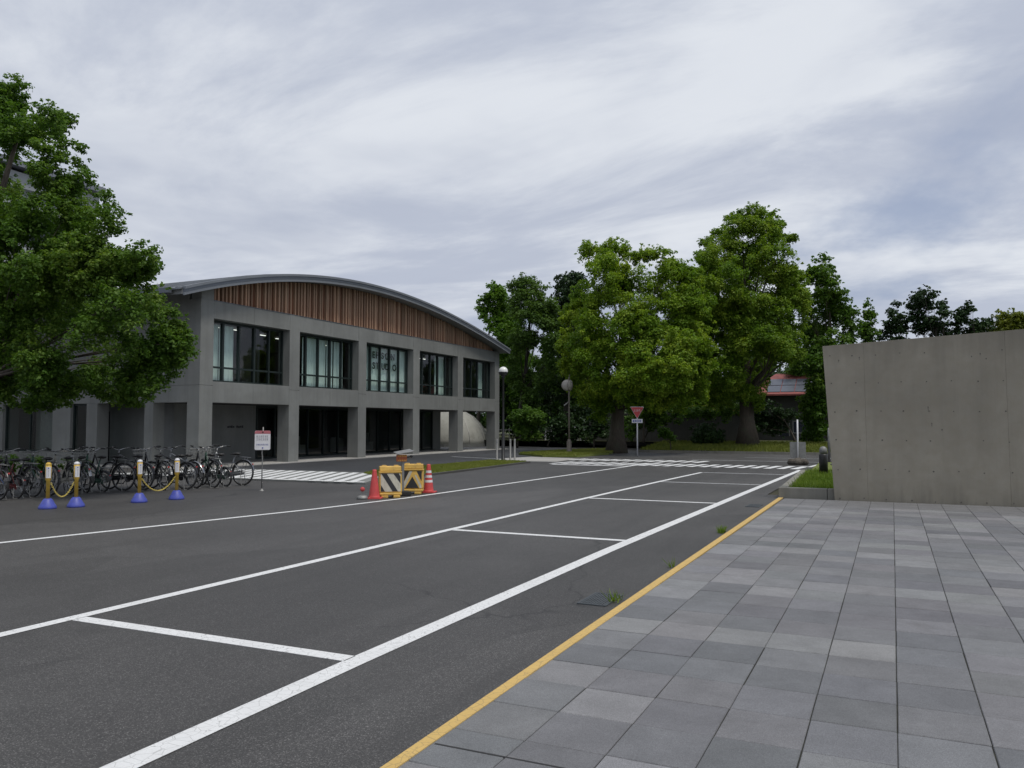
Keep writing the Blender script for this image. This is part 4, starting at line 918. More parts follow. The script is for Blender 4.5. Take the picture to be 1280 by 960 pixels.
# portable board with stones at the crossing
t = thing('portable_sign', 'grey sign board seen from behind on a white pole weighted with stones', 'sign', (-3.42, 34.2, 0), face_rz(-3.42, 34.2))
MB().lathe([(.03, 0), (.03, 1.78), (.0005, 1.79)], 10).build('pole', MAT['white_plastic'], t, smooth=True)
rrect(-.30, .30, .26, .90, .03, .035, .05).build('board', MAT['galv'], t)
for i, (x, y, r_) in enumerate([(-.2, -.1, .17), (.02, -.16, .19), (.2, -.08, .17), (-.08, .14, .17), (.15, .13, .16), (.0, -.02, .2), (-.30, .0, .1)]):
    m = MB().sphere((x, y, r_ * .62), r_, 10, 7, (1.1, .95, .8)); m.v = [(a + .02 * sin(9 * b + i), b + .02 * sin(11 * a + c * 7), max(0, c + .015 * sin(13 * a + 8 * b))) for a, b, c in m.v]
    m.build('weight_stone', MAT['stone'], t)
# bollard lamp and rail in the planter, thin post behind
t = thing('bollard_lamp', 'dark bollard with a steel dome cap standing in the planter grass', 'bollard', (-1.76, 24.3, .12))
MB().lathe([(.115, 0), (.115, .62), (.10, .66)], 18).build('body', MAT['black_paint'], t, smooth=True)
MB().lathe([(.105, .66), (.105, .76), (.09, .82), (.05, .86), (.0005, .87)], 18).build('cap', MAT['steel'], t, smooth=True)
t = thing('planter_rail', 'low double steel rail running from the bollard behind the slanting wall', 'rail', (-1.6, 24.6, .12))
for z in (.14, .36): MB().tube([(0, 0, z), (1.9, .1, z)], .022, 8).build('bar', MAT['galv'], t, smooth=True)
for x in (.9, 1.8): MB().lathe([(.025, 0), (.025, .40)], 8, (x, .05, 0)).build('upright', MAT['galv'], t)
t = thing('thin_post', 'thin pale steel post rising beside the slanting wall edge', 'post', (-2.35, 35.5, 0))
MB().lathe([(.05, 0), (.05, 1.42), (.03, 1.45), (.0005, 1.46)], 10).build('post', MAT['galv'], t, smooth=True)
# drain grates with weeds
def grate(x0, x1, y0, y1, label, nb):
    t = thing('drain_grate', label, 'drain grate', ((x0 + x1) / 2, (y0 + y1) / 2, 0)); a, b = (x1 - x0) / 2, (y1 - y0) / 2
    MB().box(-a, a, -b, b, .0005, .002).build('pit', MAT['pit'], t)
    MB().box(-a - .02, a + .02, -b - .02, -b, 0, .010).box(-a - .02, a + .02, b, b + .02, 0, .010).box(-a - .02, -a, -b, b, 0, .010).box(a, a + .02, -b, b, 0, .010).build('frame', MAT['iron'], t)
    for i in range(nb):
        x = -a + 2 * a * (i + .5) / nb; MB().box(x - .008, x + .008, -b, b, .002, .009).build('bar', MAT['iron'], t)
    for i in range(3):
        y = -b + 2 * b * (i + .5) / 3; MB().box(-a, a, y - .006, y + .006, .0021, .0082).build('cross_bar', MAT['iron'], t)
grate(-2.56, -2.33, 6.93, 7.40, 'iron drain grate by the yellow line, the nearer one', 9)
grate(-2.60, -2.38, 16.35, 16.85, 'iron drain grate by the yellow line near the planter', 9)
for i, (x, y, r_, n) in enumerate([(-2.28, 7.15, .06, 30), (-2.30, 12.3, .06, 110), (-2.26, 9.1, .03, 16)]):
    blades('weeds', [(x - r_, y - r_ * 1.6), (x + r_ * .4, y - r_ * 1.6), (x + r_ * .4, y + r_ * 1.6), (x - r_, y + r_ * 1.6)], n, .09, .006, lambda a, b: 0 * a + .003, LEAF['grass'], 30 + i, lean=.9)

# ------------------------------------------------------------------ bicycles
def make_bike(paint, basket=True, wheel_r=.335, step=True, rack=True, metal='chrome', saddle_m='saddle', fender=None):
    r_ = wheel_r; k = r_ / .335; rx, fx = -.52 * (.55 + .45 * k), .56 * (.55 + .45 * k)
    t = empty('bicycle'); fender = fender or ('chrome' if paint in ('silver', 'bike_cream') else 'bike_black')
    bbp = (-.08, 0, .28); sz = .74; st = (-.24, 0, sz); hd0, hd1 = (fx - .17, 0, .64), (fx - .22, 0, .86)
    m = MB()
    for s in (-1, 1): m.tube([(rx, s * .06, r_), (bbp[0], s * .035, bbp[2])], .010, 6).tube([(rx, s * .06, r_), (-.20, s * .02, .62)], .009, 6)
    m.tube([bbp, st], .016, 8)
    if step: m.tube([bbp, (.06, 0, .30), (.20, 0, .43), hd0], .019, 8).tube([(-.13, 0, .42), (.08, 0, .47), (.22, 0, .62), hd1], .014, 8)
    else: m.tube([bbp, hd0], .018, 8).tube([(-.21, 0, .66), hd1], .016, 8)
    m.tube([hd0, hd1], .021, 8)
    m.build('frame', MAT[paint], t, smooth=True)
    m = MB()
    for s in (-1, 1): m.tube([(fx, s * .055, r_), (fx - .12, s * .05, r_ + .24), (fx - .15, s * .03, .60)], .011, 6)
    m.tube([(fx - .15, -.03, .60), (fx - .15, .03, .60)], .013, 6); m.build('fork', MAT[paint], t, smooth=True)
    for x in (rx, fx):
        wh = MB().lathe([(.022, -.045), (.03, -.03), (.016, -.02), (.016, .02), (.03, .03), (.022, .045)], 8, (x, 0, r_), 'y').build('wheel', MAT['galv'], t)
        MB().torus((x, 0, r_), r_ - .019, .019, 26, 7).build('tyre', MAT['rubber'], wh, smooth=True)
        MB().torus((x, 0, r_), r_ - .043, .012, 26, 5).build('rim', MAT['chrome'], wh, smooth=True)
        m = MB()
        for i in range(16):
            a = 2 * pi * i / 16; b = a + (.5 if i % 2 else -.5); m.tube([(x + .026 * cos(b), .028 * (1 if i % 4 < 2 else -1), r_ + .026 * sin(b)), (x + (r_ - .05) * cos(a), 0, r_ + (r_ - .05) * sin(a))], .0022, 3, cap=False)
        m.build('spokes', MAT['chrome'], wh)
    for x, a0, a1 in ((rx, R(12), R(185)), (fx, R(-5), R(140))):
        m = MB(); n = 14
        for i in range(n + 1):
            a = a0 + (a1 - a0) * i / n
            for yv, rr in ((-.03, r_ + .008), (0, r_ + .022), (.03, r_ + .008)): m.v.append((x + rr * cos(a) * (-1 if x == rx else 1) * (1), yv, r_ + rr * sin(a)))
        for i in range(n):
            for j in range(2): q = i * 3 + j; m.f.append((q, q + 1, q + 4, q + 3))
        m.build('mudguard', MAT[fender], t, smooth=True)
    sd_ = MB().tube([(-.40, 0, sz + .075), (-.36, 0, sz + .085), (-.26, 0, sz + .08), (-.16, 0, sz + .07), (-.11, 0, sz + .06)], [.03, .085, .075, .035, .018], 10)
    sd_.v = [(a, b, (sz + .075) + (c - sz - .075) * .45) for a, b, c in sd_.v]; sd_.build('saddle', MAT[saddle_m], t, smooth=True)
    MB().tube([st, (-.26, 0, sz + .05)], .013, 8).build('seat_post', MAT['chrome'], t)
    hx, hz = fx - .235, .92
    m = MB().tube([hd1, (hx, 0, hz + .02)], .013, 8)
    m.tube([(hx - .20, -.27, hz + .10), (hx - .04, -.25, hz + .11), (hx + .04, -.14, hz + .07), (hx + .02, 0, hz + .03), (hx + .04, .14, hz + .07), (hx - .04, .25, hz + .11), (hx - .20, .27, hz + .10)], .011, 7)
    hb_ = m.build('handlebar', MAT['chrome'], t, smooth=True)
    for s in (-1, 1): MB().tube([(hx - .21, s * .271, hz + .099), (hx - .09, s * .257, hz + .107)], .017, 8).build('grip', MAT['rubber'], hb_, smooth=True)
    if basket:
        m = MB(); x0, x1, w0, w1, b0, b1 = fx - .12, fx + .16, .12, .17, .70, .95
        for z, ww, e in ((b0, w0, .03), (.78, .137, .02), (.865, .153, .01), (b1, w1, 0)):
            m.tube([(x0, -ww, z), (x1 - e, -ww, z), (x1 - e, ww, z), (x0, ww, z), (x0, -ww, z)], .0045 if z < b1 else .008, 4, cap=False)
        for i in range(6):
            u = i / 5; yv = -1 + 2 * u
            m.tube([(x1 - .03, yv * w0, b0), (x1, yv * w1, b1)], .0035, 3, cap=False).tube([(x0, yv * w0, b0), (x0, yv * w1, b1)], .0035, 3, cap=False).tube([(x0, yv * w0, b0), (x1 - .03, yv * w0, b0)], .0035, 3, cap=False)
            xx = x0 + (x1 - x0) * u
            for s in (-1, 1): m.tube([(x0 + (x1 - .03 - x0) * u, s * w0, b0), (xx, s * w1, b1)], .0035, 3, cap=False)
        m.build('basket', MAT['galv'], t)
    if rack:
        m = MB(); zz = 2 * r_ + .06
        for s in (-.06, -.02, .02, .06): m.tube([(-.30, s, zz + .02), (rx - .18, s, zz)], .006, 5)
        m.tube([(rx - .18, -.06, zz), (rx - .18, .06, zz)], .006, 5)
        for s in (-1, 1): m.tube([(rx, s * .065, r_), (rx - .08, s * .06, zz)], .006, 5)
        m.build('carrier', MAT[metal], t)
    ck = MB().lathe([(.09, -.01), (.09, .01)], 16, (bbp[0], .05, bbp[2]), 'y').tube([(bbp[0], .07, bbp[2]), (bbp[0] + .11, .08, bbp[2] - .12)], .010, 6).tube([(bbp[0], -.07, bbp[2]), (bbp[0] - .11, -.08, bbp[2] + .12)], .010, 6).build('crank', MAT[metal], t)
    for s in (-1, 1): MB().box(bbp[0] + s * .11 - .04, bbp[0] + s * .11 + .04, s * .09 - (0 if s > 0 else .09), s * .09 + (.09 if s > 0 else 0), bbp[2] - s * .12 - .012, bbp[2] - s * .12 + .012).build('pedal', MAT['rubber'], ck)
    MB().prism_xz([(rx - .05, r_ - .05), (bbp[0] + .10, bbp[2] - .06), (bbp[0] + .12, bbp[2] + .05), (rx, r_ + .06)], .042, .046).build('chain_case', MAT[paint], t)
    m = MB()
    for s in (-1, 1): m.tube([(rx + .02, s * .07, r_ - .02), (rx - .06, s * .11, .012)], .008, 5)
    m.tube([(rx - .06, -.11, .012), (rx - .06, .11, .012)], .008, 5); m.build('kickstand', MAT['galv'], t)
    MB().lathe([(.0005, .03), (.025, .03), (.033, -.02), (.033, -.035)], 10, (fx - .05, 0, .66) if basket else (fx - .10, 0, .74), 'x').build('headlamp', MAT['black_paint'], t)
    MB().box(rx - .30 * k, rx - .285 * k, -.018, .018, 2 * r_ - .12, 2 * r_ - .09).build('rear_reflector', MAT['red_plastic'], t)
    return t
protos = {}
def bike(kind, xr, yr, deg, label, lean=.05):
    args = dict(silver=('silver', True, .335, True, True, 'chrome'), black=('bike_black', True, .335, True, True, 'galv'), sport=('bike_black', False, .335, False, False, 'bike_black'),
                small=('bike_green', True, .25, True, True, 'galv'), blue=('bike_blue', True, .335, True, True, 'galv'), cream=('bike_cream', True, .335, True, True, 'chrome'),
                smallred=('bike_red', False, .25, True, False, 'galv'), greysport=('silver', False, .335, False, False, 'bike_black'), green=('bike_green', True, .335, True, True, 'chrome'))[kind]
    if kind not in protos: t = make_bike(*args); protos[kind] = t
    else: t = copy_tree(protos[kind])
    k = args[2] / .335; rx = -.52 * (.55 + .45 * k); a = R(deg)
    t.location = (xr - rx * cos(a), yr - rx * sin(a), 0); t.rotation_euler = (R(2) * (1 if lean > 0 else -1) + lean * .6, 0, a)
    tag(t, label, 'bicycle', 'bicycles parked along the office wing')
bike('silver', -15.25, 16.25, 186, 'silver city bicycle at the right end of the row, closest to the notice sign')
bike('small', -15.35, 15.78, 172, 'small wheeled green bicycle tucked against the silver bicycle at the right end', -.05)
bike('black', -15.35, 15.36, 165, 'black bicycle with front basket just left of the small green bicycle')
bike('greysport', -15.6, 15.02, 176, 'grey diamond frame bicycle without basket behind the rightmost barrier post', -.04)
bike('sport', -15.5, 14.62, 184, 'black diamond frame bicycle directly behind the rightmost barrier post')
bike('black', -16.0, 14.42, 164, 'black basket bicycle between the two posts of the right chain', -.05)
bike('sport', -16.25, 14.02, 183, 'black sporty bicycle behind the left post of the right chain')
bike('black', -16.55, 13.72, 190, 'black bicycle with raised saddle left of the right chain posts', .02)
bike('small', -16.7, 13.30, 174, 'small wheeled green bicycle in the gap between the two chains')
bike('silver', -16.85, 12.98, 160, 'silver bicycle with bright rear mudguard right of the left chain', -.05)
bike('cream', -16.85, 12.55, 168, 'cream framed bicycle just behind the right post of the left chain')
bike('green', -16.9, 12.12, 172, 'dark green basket bicycle behind the left chain', .03)
bike('black', -16.95, 11.76, 180, 'black basket bicycle behind the leftmost barrier post', -.04)
bike('smallred', -16.9, 11.36, 178, 'small dark red bicycle without basket near the left end of the row')
bike('blue', -16.95, 11.02, 172, 'blue basket bicycle at the left end of the row')
bike('black', -17.2, 10.62, 176, 'black basket bicycle beyond the blue one at the far left end', .03)

# ------------------------------------------------------------------ trees and shrubs
# sprays of each crown: x, y, z, radius in metres
left=[(-18.9,12.3,9.6,0.34),(-19.4,12.4,9.4,0.42),(-19.4,12.9,9.1,0.38),(-16.5,11.5,8.2,0.38),(-17.3,12.6,8.7,0.23),(-17.4,12.3,8.3,0.28),(-18.3,11.8,8.3,0.42),(-19.3,12.0,8.8,0.57),(-16.2,11.2,7.4,0.25),(-18.8,13.4,8.3,0.17),(-19.6,12.1,8.1,0.57),(-16.2,12.1,6.9,0.38),(-16.4,11.7,6.7,0.42),(-17.6,13.8,7.2,0.25),(-16.3,11.1,6.2,0.45),(-20.7,13.5,7.6,0.42),(-18.8,13.8,7.2,0.45),(-15.2,12.0,6.0,0.41),(-18.5,13.9,6.5,0.53),(-19.9,14.0,6.6,0.56),(-15.5,12.5,5.9,0.23),(-16.9,11.2,5.5,0.64),(-17.8,11.1,6.3,0.72),(-17.9,11.2,5.3,0.75),(-14.0,12.0,5.1,0.32),(-14.4,12.6,5.0,0.17),(-15.2,12.7,5.0,0.38),(-14.7,11.8,4.9,0.45),(-14.9,12.9,4.9,0.19),(-16.0,12.2,5.1,0.56),(-19.8,14.2,5.6,0.6),(-16.1,10.9,4.6,0.6),(-17.8,11.3,4.4,0.68),(-14.3,11.8,4.0,0.56),(-16.0,14.1,4.4,0.45),(-14.8,13.5,3.9,0.34),(-15.6,14.5,3.4,0.36),(-15.0,13.3,3.4,0.52),(-15.4,13.8,2.9,0.41),(-15.1,13.2,2.4,0.34),(-16.3,13.9,2.1,0.22),(-16.1,13.5,3.1,0.56),(-14.9,11.8,3.3,0.64),(-17.6,14.0,2.8,0.52),(-18.7,13.8,4.2,0.64),(-16.6,11.6,3.9,0.6),(-17.4,11.4,3.5,0.65),(-16.1,11.4,3.0,0.6),(-18.2,13.8,2.6,0.37),(-16.7,11.8,2.4,0.34),(-18.9,12.6,2.7,0.49),(-18.9,12.0,2.4,0.41),(-19.7,11.9,3.5,0.75),(-19.7,11.7,5.0,0.75),(-19.2,11.3,7.1,0.76),(-16.7,11.5,2.7,0.49),(-17.1,12.5,2.7,0.41),(-19.6,12.8,3.1,0.52),(-19.1,12.3,2.2,0.34),(-17.4,12.1,2.2,0.26),(-16.7,13.1,2.3,0.26),(-15.9,13.0,2.3,0.3),(-18.6,13.7,2.2,0.22),(-16.9,12.0,4.4,0.53),(-15.6,11.7,4.4,0.49),(-15.2,11.8,4.5,0.45),(-15.5,11.5,5.1,0.49),(-17.9,14.2,4.2,0.52),(-16.2,13.9,2.9,0.49),(-16.3,13.4,2.2,0.26),(-14.7,13.4,3.2,0.34),(-19.1,12.5,2.5,0.45),(-18.1,12.3,2.0,0.28),(-18.2,12.9,2.1,0.28),(-19.4,12.2,2.7,0.52),(-14.8,13.8,3.0,0.26),(-14.6,13.7,3.5,0.22)]
camphor1=[(-15.5,43.6,11.2,0.76),(-13.7,42.5,11.2,0.75),(-12.3,42.3,10.6,0.6),(-10.9,41.9,10.5,0.54),(-13.6,40.8,9.4,1.03),(-13.4,45.1,9.9,1.01),(-10.6,41.7,9.3,1.0),(-9.6,42.6,9.4,0.71),(-16.1,45.2,9.1,1.04),(-14.2,45.2,9.0,0.93),(-11.3,41.0,7.6,1.14),(-11.1,46.2,8.5,1.17),(-9.1,42.4,8.0,0.89),(-16.3,43.7,7.5,0.85),(-14.1,41.4,6.9,1.21),(-12.2,40.4,6.3,1.2),(-10.5,40.8,6.1,1.26),(-9.3,42.1,6.3,1.07),(-16.1,42.3,6.0,0.81),(-14.1,40.9,5.4,1.22),(-12.0,40.4,4.9,1.28),(-9.9,39.5,4.5,1.17),(-9.0,41.7,5.3,0.89),(-9.3,40.3,5.6,0.8),(-15.8,42.4,4.5,0.85),(-13.7,40.9,3.9,1.02),(-11.4,39.6,3.7,1.18),(-10.1,41.0,3.5,0.99),(-9.2,42.3,3.9,0.88),(-14.9,41.9,3.4,0.61),(-16.9,43.2,7.5,0.38),(-16.4,42.4,4.9,0.52),(-8.7,41.8,4.4,0.71),(-11.0,41.0,2.8,0.72),(-14.9,42.1,2.7,0.65),(-14.6,42.7,1.9,0.51),(-12.2,41.7,2.6,0.68),(-10.4,43.1,2.7,0.63),(-16.0,43.2,3.4,0.52),(-9.5,43.7,3.1,0.62),(-13.9,42.1,3.2,0.74),(-12.3,40.6,3.2,0.82),(-9.7,43.2,9.5,0.67),(-9.6,44.2,8.9,0.76),(-9.5,41.6,7.7,0.89),(-9.2,42.9,7.3,0.8)]
camphor2=[(-6.9,48.0,13.6,0.69),(-8.3,48.6,13.6,0.5),(-6.1,49.3,13.8,0.44),(-7.6,47.0,12.5,0.94),(-6.1,47.2,12.4,0.83),(-5.4,50.2,12.5,0.48),(-9.6,51.7,13.2,0.75),(-10.0,48.8,12.4,0.4),(-5.0,50.2,12.6,0.19),(-8.9,46.5,10.7,1.1),(-7.5,47.6,11.2,1.24),(-5.8,46.3,10.6,1.12),(-5.0,46.7,10.1,0.73),(-4.6,48.9,9.8,0.53),(-10.6,51.6,10.9,1.01),(-8.1,44.8,9.0,1.3),(-7.4,51.5,10.4,1.38),(-5.3,47.6,9.0,1.07),(-4.6,48.0,8.3,0.77),(-9.9,48.1,8.2,1.21),(-7.7,46.0,7.8,1.39),(-6.1,46.4,7.5,1.37),(-5.0,48.2,7.0,0.87),(-9.3,47.2,6.6,1.2),(-7.5,46.0,6.0,1.38),(-5.8,45.9,5.9,1.26),(-5.2,47.8,5.4,0.87),(-10.0,48.3,5.4,1.01),(-8.1,45.6,4.4,1.19),(-7.3,51.2,4.9,0.98),(-5.8,48.1,5.3,0.68),(-8.9,47.1,3.4,0.7),(-10.2,47.4,9.5,0.81),(-11.1,49.3,7.9,0.91),(-10.1,49.0,4.0,0.9),(-7.6,47.2,3.4,0.64),(-9.2,49.9,2.8,0.6),(-7.3,49.8,3.5,0.59),(-9.7,47.9,3.0,0.6),(-8.3,48.0,3.7,0.79),(-7.1,48.4,2.7,0.54)]
slim=[(-3.6,51.6,11.4,0.47),(-3.2,50.3,10.2,0.61),(-3.9,50.6,10.0,0.57),(-2.8,49.8,9.6,0.42),(-4.3,51.5,10.7,0.43),(-3.5,51.5,8.9,0.8),(-2.4,50.8,8.8,0.51),(-4.3,50.0,8.5,0.66),(-3.4,52.9,7.9,0.99),(-2.2,50.7,7.8,0.6),(-1.9,51.5,7.3,0.42),(-4.4,51.9,6.9,0.85),(-3.1,50.1,6.2,0.94),(-2.3,51.5,6.5,0.65),(-3.8,49.4,5.0,0.94),(-2.8,49.8,4.8,0.75),(-3.9,50.4,3.4,0.66),(-3.7,49.7,2.5,0.7),(-3.5,50.0,1.2,0.61),(-4.2,51.1,1.6,0.52),(-4.7,51.4,5.9,0.57),(-3.5,50.0,3.2,0.66),(-4.4,50.9,3.0,0.66),(-4.4,51.7,0.9,0.52),(-3.8,49.4,3.9,0.66),(-4.5,50.5,2.0,0.52)]
thin=[(-1.3,60.0,9.7,0.38),(-1.2,60.1,8.9,0.43),(-1.5,59.7,8.2,0.49),(-1.0,59.7,7.6,0.43),(-1.4,60.0,7.0,0.49),(-1.7,59.7,7.5,0.33)]
pine1=[(0.4,62.4,9.9,0.33),(-0.0,62.4,9.4,0.39),(0.6,61.3,8.9,0.44),(-0.2,61.3,8.4,0.39),(0.3,62.2,8.1,0.5),(1.0,62.7,8.3,0.38),(-0.5,61.7,7.6,0.39),(0.6,61.2,7.3,0.5)]
pine2=[(2.1,60.9,10.5,0.38),(1.7,63.1,10.4,0.44),(2.6,61.3,10.2,0.43),(3.2,63.1,9.9,0.43),(1.3,62.8,9.8,0.44),(2.1,62.3,9.6,0.6),(3.3,61.4,9.0,0.43),(1.5,62.3,8.8,0.55),(2.6,61.7,8.6,0.6),(3.6,62.8,8.4,0.38),(1.9,62.7,8.0,0.6),(2.9,62.8,7.8,0.6)]
pine3=[(4.8,63.2,9.8,0.27),(4.4,63.4,9.4,0.33),(5.0,62.3,9.2,0.27),(4.1,62.5,8.7,0.38),(4.8,63.7,8.6,0.38),(4.2,63.5,8.0,0.44),(3.7,62.9,7.6,0.44)]
yellowround=[(7.0,66.2,9.1,0.5),(7.7,65.9,9.0,0.61),(8.3,65.3,8.6,0.72),(9.2,65.8,8.5,0.88),(6.7,66.8,8.3,0.56),(7.5,65.5,8.1,0.73),(8.5,65.3,7.9,0.72),(10.0,65.5,8.1,0.99)]
darkround=[(5.2,63.1,8.1,0.55),(6.0,63.7,8.4,0.55),(5.6,64.4,7.7,0.66),(4.7,63.9,7.6,0.5)]
ginkgo=[(-28.0,56.5,12.3,0.43),(-29.2,56.7,11.3,0.36),(-29.1,57.1,10.4,0.51),(-27.2,56.2,11.4,0.86),(-28.1,56.1,9.3,0.58),(-27.5,57.6,10.1,1.22),(-27.4,56.0,8.7,0.65),(-26.2,56.2,8.3,1.21),(-26.8,56.4,7.1,1.07),(-26.0,55.8,5.5,1.21),(-27.6,57.9,4.1,1.21),(-26.2,57.0,3.4,1.06),(-28.5,57.2,11.2,0.72),(-29.2,56.4,10.6,0.29),(-27.3,56.0,6.5,1.15),(-28.4,57.8,5.1,1.08),(-25.7,56.6,5.9,1.06),(-25.2,56.3,7.7,0.99),(-26.5,56.9,9.9,1.0),(-28.1,57.2,3.2,1.07),(-25.7,56.7,2.2,0.99)]
oak=[(-24.7,53.8,11.7,0.74),(-23.7,53.6,11.9,0.74),(-22.8,53.3,11.3,0.73),(-24.3,53.6,10.6,1.01),(-22.7,52.8,10.1,0.87),(-22.0,53.3,9.8,0.73),(-23.6,52.7,9.0,0.87),(-22.3,52.5,8.6,0.8),(-25.4,54.6,9.9,0.61),(-21.9,53.9,8.5,0.73),(-24.3,52.8,6.9,0.61),(-22.1,53.1,7.3,0.73),(-21.7,53.2,6.1,0.79),(-23.2,55.0,5.1,0.73),(-24.5,53.6,4.6,0.8),(-22.1,54.3,4.5,0.92),(-22.8,52.6,9.4,0.8),(-24.1,52.8,7.8,0.81),(-21.6,54.5,9.4,0.72),(-21.2,52.9,7.1,0.79),(-23.4,53.6,3.3,0.93),(-25.1,53.9,5.1,0.81)]
conifer=[(-21.1,55.2,12.3,0.47),(-22.0,55.8,12.1,0.47),(-20.2,55.1,12.1,0.4),(-19.6,55.3,11.4,0.4),(-21.3,55.0,11.3,0.74),(-20.3,55.3,11.0,0.74),(-22.3,56.0,10.8,0.61),(-20.8,55.0,10.0,0.87),(-19.8,55.6,10.0,0.6),(-22.0,56.4,9.3,0.88),(-20.2,55.0,8.8,0.87),(-22.0,55.6,7.8,0.88),(-20.2,54.5,7.3,1.0),(-21.2,54.4,6.2,0.87),(-19.8,54.7,5.9,0.86),(-20.7,54.7,4.7,1.0),(-22.1,55.9,3.9,0.87),(-19.9,54.9,3.9,0.86)]
bg1=[(-29.6,62.0,5.6,1.37),(-29.0,64.0,7.1,1.16),(-29.5,63.3,3.7,1.36),(-27.8,62.8,5.0,1.22),(-30.5,62.5,2.3,1.24),(-28.3,63.2,2.6,1.22),(-27.5,63.6,6.7,0.94),(-29.4,63.1,8.4,0.96),(-30.7,63.6,7.8,0.96)]
bg2=[(-26.1,64.2,7.7,1.34),(-23.8,61.9,5.5,1.32),(-26.9,64.1,4.3,1.34),(-23.3,62.8,3.6,1.31),(-25.2,63.7,2.3,1.19),(-24.6,63.1,8.2,1.06),(-26.9,63.3,6.3,0.94),(-22.8,63.9,5.6,1.05),(-21.4,61.7,3.2,1.04),(-25.1,61.7,9.5,0.8)]
bg3=[(-13.6,59.9,7.5,1.42),(-12.4,59.7,5.7,1.41),(-13.2,59.3,3.9,1.3),(-14.2,60.2,9.3,1.19),(-12.0,60.7,3.6,1.17),(-14.1,59.6,5.1,1.19),(-13.4,61.4,10.6,0.95)]
bg4=[(-5.8,63.8,8.1,1.05),(-6.0,62.8,6.2,1.06),(-5.6,63.8,4.5,1.05),(-2.7,61.9,6.1,1.03),(-2.0,62.0,4.9,0.91),(-3.4,64.0,3.9,1.03),(-6.7,63.7,5.1,0.71),(-5.5,63.4,3.3,0.93),(-2.9,63.3,2.4,1.03)]
shrubA=[(-22.9,49.9,1.8,0.7),(-22.1,50.0,2.3,0.7),(-21.3,49.7,1.8,0.69),(-22.6,49.8,0.9,0.59),(-21.6,49.8,0.8,0.59)]
shrubB=[(-21.2,52.0,1.0,0.77),(-20.1,51.9,1.7,0.65),(-19.3,52.4,1.1,0.59),(-20.4,52.2,0.6,0.49),(-18.6,52.0,0.6,0.43)]
shrubC=[(-17.7,50.3,2.4,0.68),(-17.0,50.7,1.9,0.62),(-17.7,50.3,1.3,0.57),(-16.7,50.0,0.8,0.41)]
shrubD=[(-14.9,50.1,2.8,0.71),(-13.9,50.2,3.1,0.65),(-13.1,50.5,2.6,0.65),(-14.3,50.2,2.1,0.6),(-13.4,50.3,1.8,0.5)]
shrubE=[(-13.4,55.5,2.9,0.65),(-12.3,55.2,2.6,0.59),(-11.5,55.3,2.9,0.59),(-12.5,54.7,3.2,0.54),(-10.5,55.5,2.8,0.53)]
shrubF=[(-8.1,55.5,2.1,0.63),(-7.4,54.9,2.6,0.57),(-7.8,54.9,1.3,0.57),(-6.9,55.2,1.8,0.52),(-6.6,55.4,1.1,0.46),(-5.8,54.9,2.2,0.41)]
shrubG=[(-4.5,52.2,0.9,0.43),(-4.1,52.2,0.6,0.43),(-4.9,52.3,0.5,0.34),(-4.2,51.8,1.3,0.43)]
shrubH=[(-14.9,51.6,1.9,0.57),(-14.0,51.2,1.5,0.57),(-12.4,51.8,2.0,0.51),(-11.5,51.1,2.2,0.51),(-12.7,51.8,2.7,0.51),(-9.5,51.7,2.0,0.5),(-8.8,51.4,2.5,0.49),(-16.0,51.9,1.6,0.52),(-15.4,51.3,0.8,0.42)]
bush=[(-10.5,49.2,0.9,0.57),(-9.8,48.8,1.1,0.67),(-9.4,49.0,0.8,0.47),(-10.1,48.9,0.7,0.57),(-9.6,49.0,0.6,0.43),(-10.6,49.1,0.5,0.38)]
sapling=[(-11.8,45.5,1.2,0.27),(-11.6,45.7,1.1,0.27),(-11.3,45.6,0.8,0.27),(-11.9,45.6,0.9,0.23)]
wingshrub1=[(-20.6,13.5,0.6,0.25),(-21.0,13.5,0.5,0.25),(-20.4,13.5,0.4,0.21)]
wingshrub2=[(-19.8,13.8,0.6,0.21),(-19.6,13.9,0.4,0.18),(-19.9,13.7,0.4,0.18)]
wingshrub3=[(-19.3,14.3,0.5,0.18),(-19.0,14.4,0.4,0.16),(-18.9,14.5,0.5,0.16)]

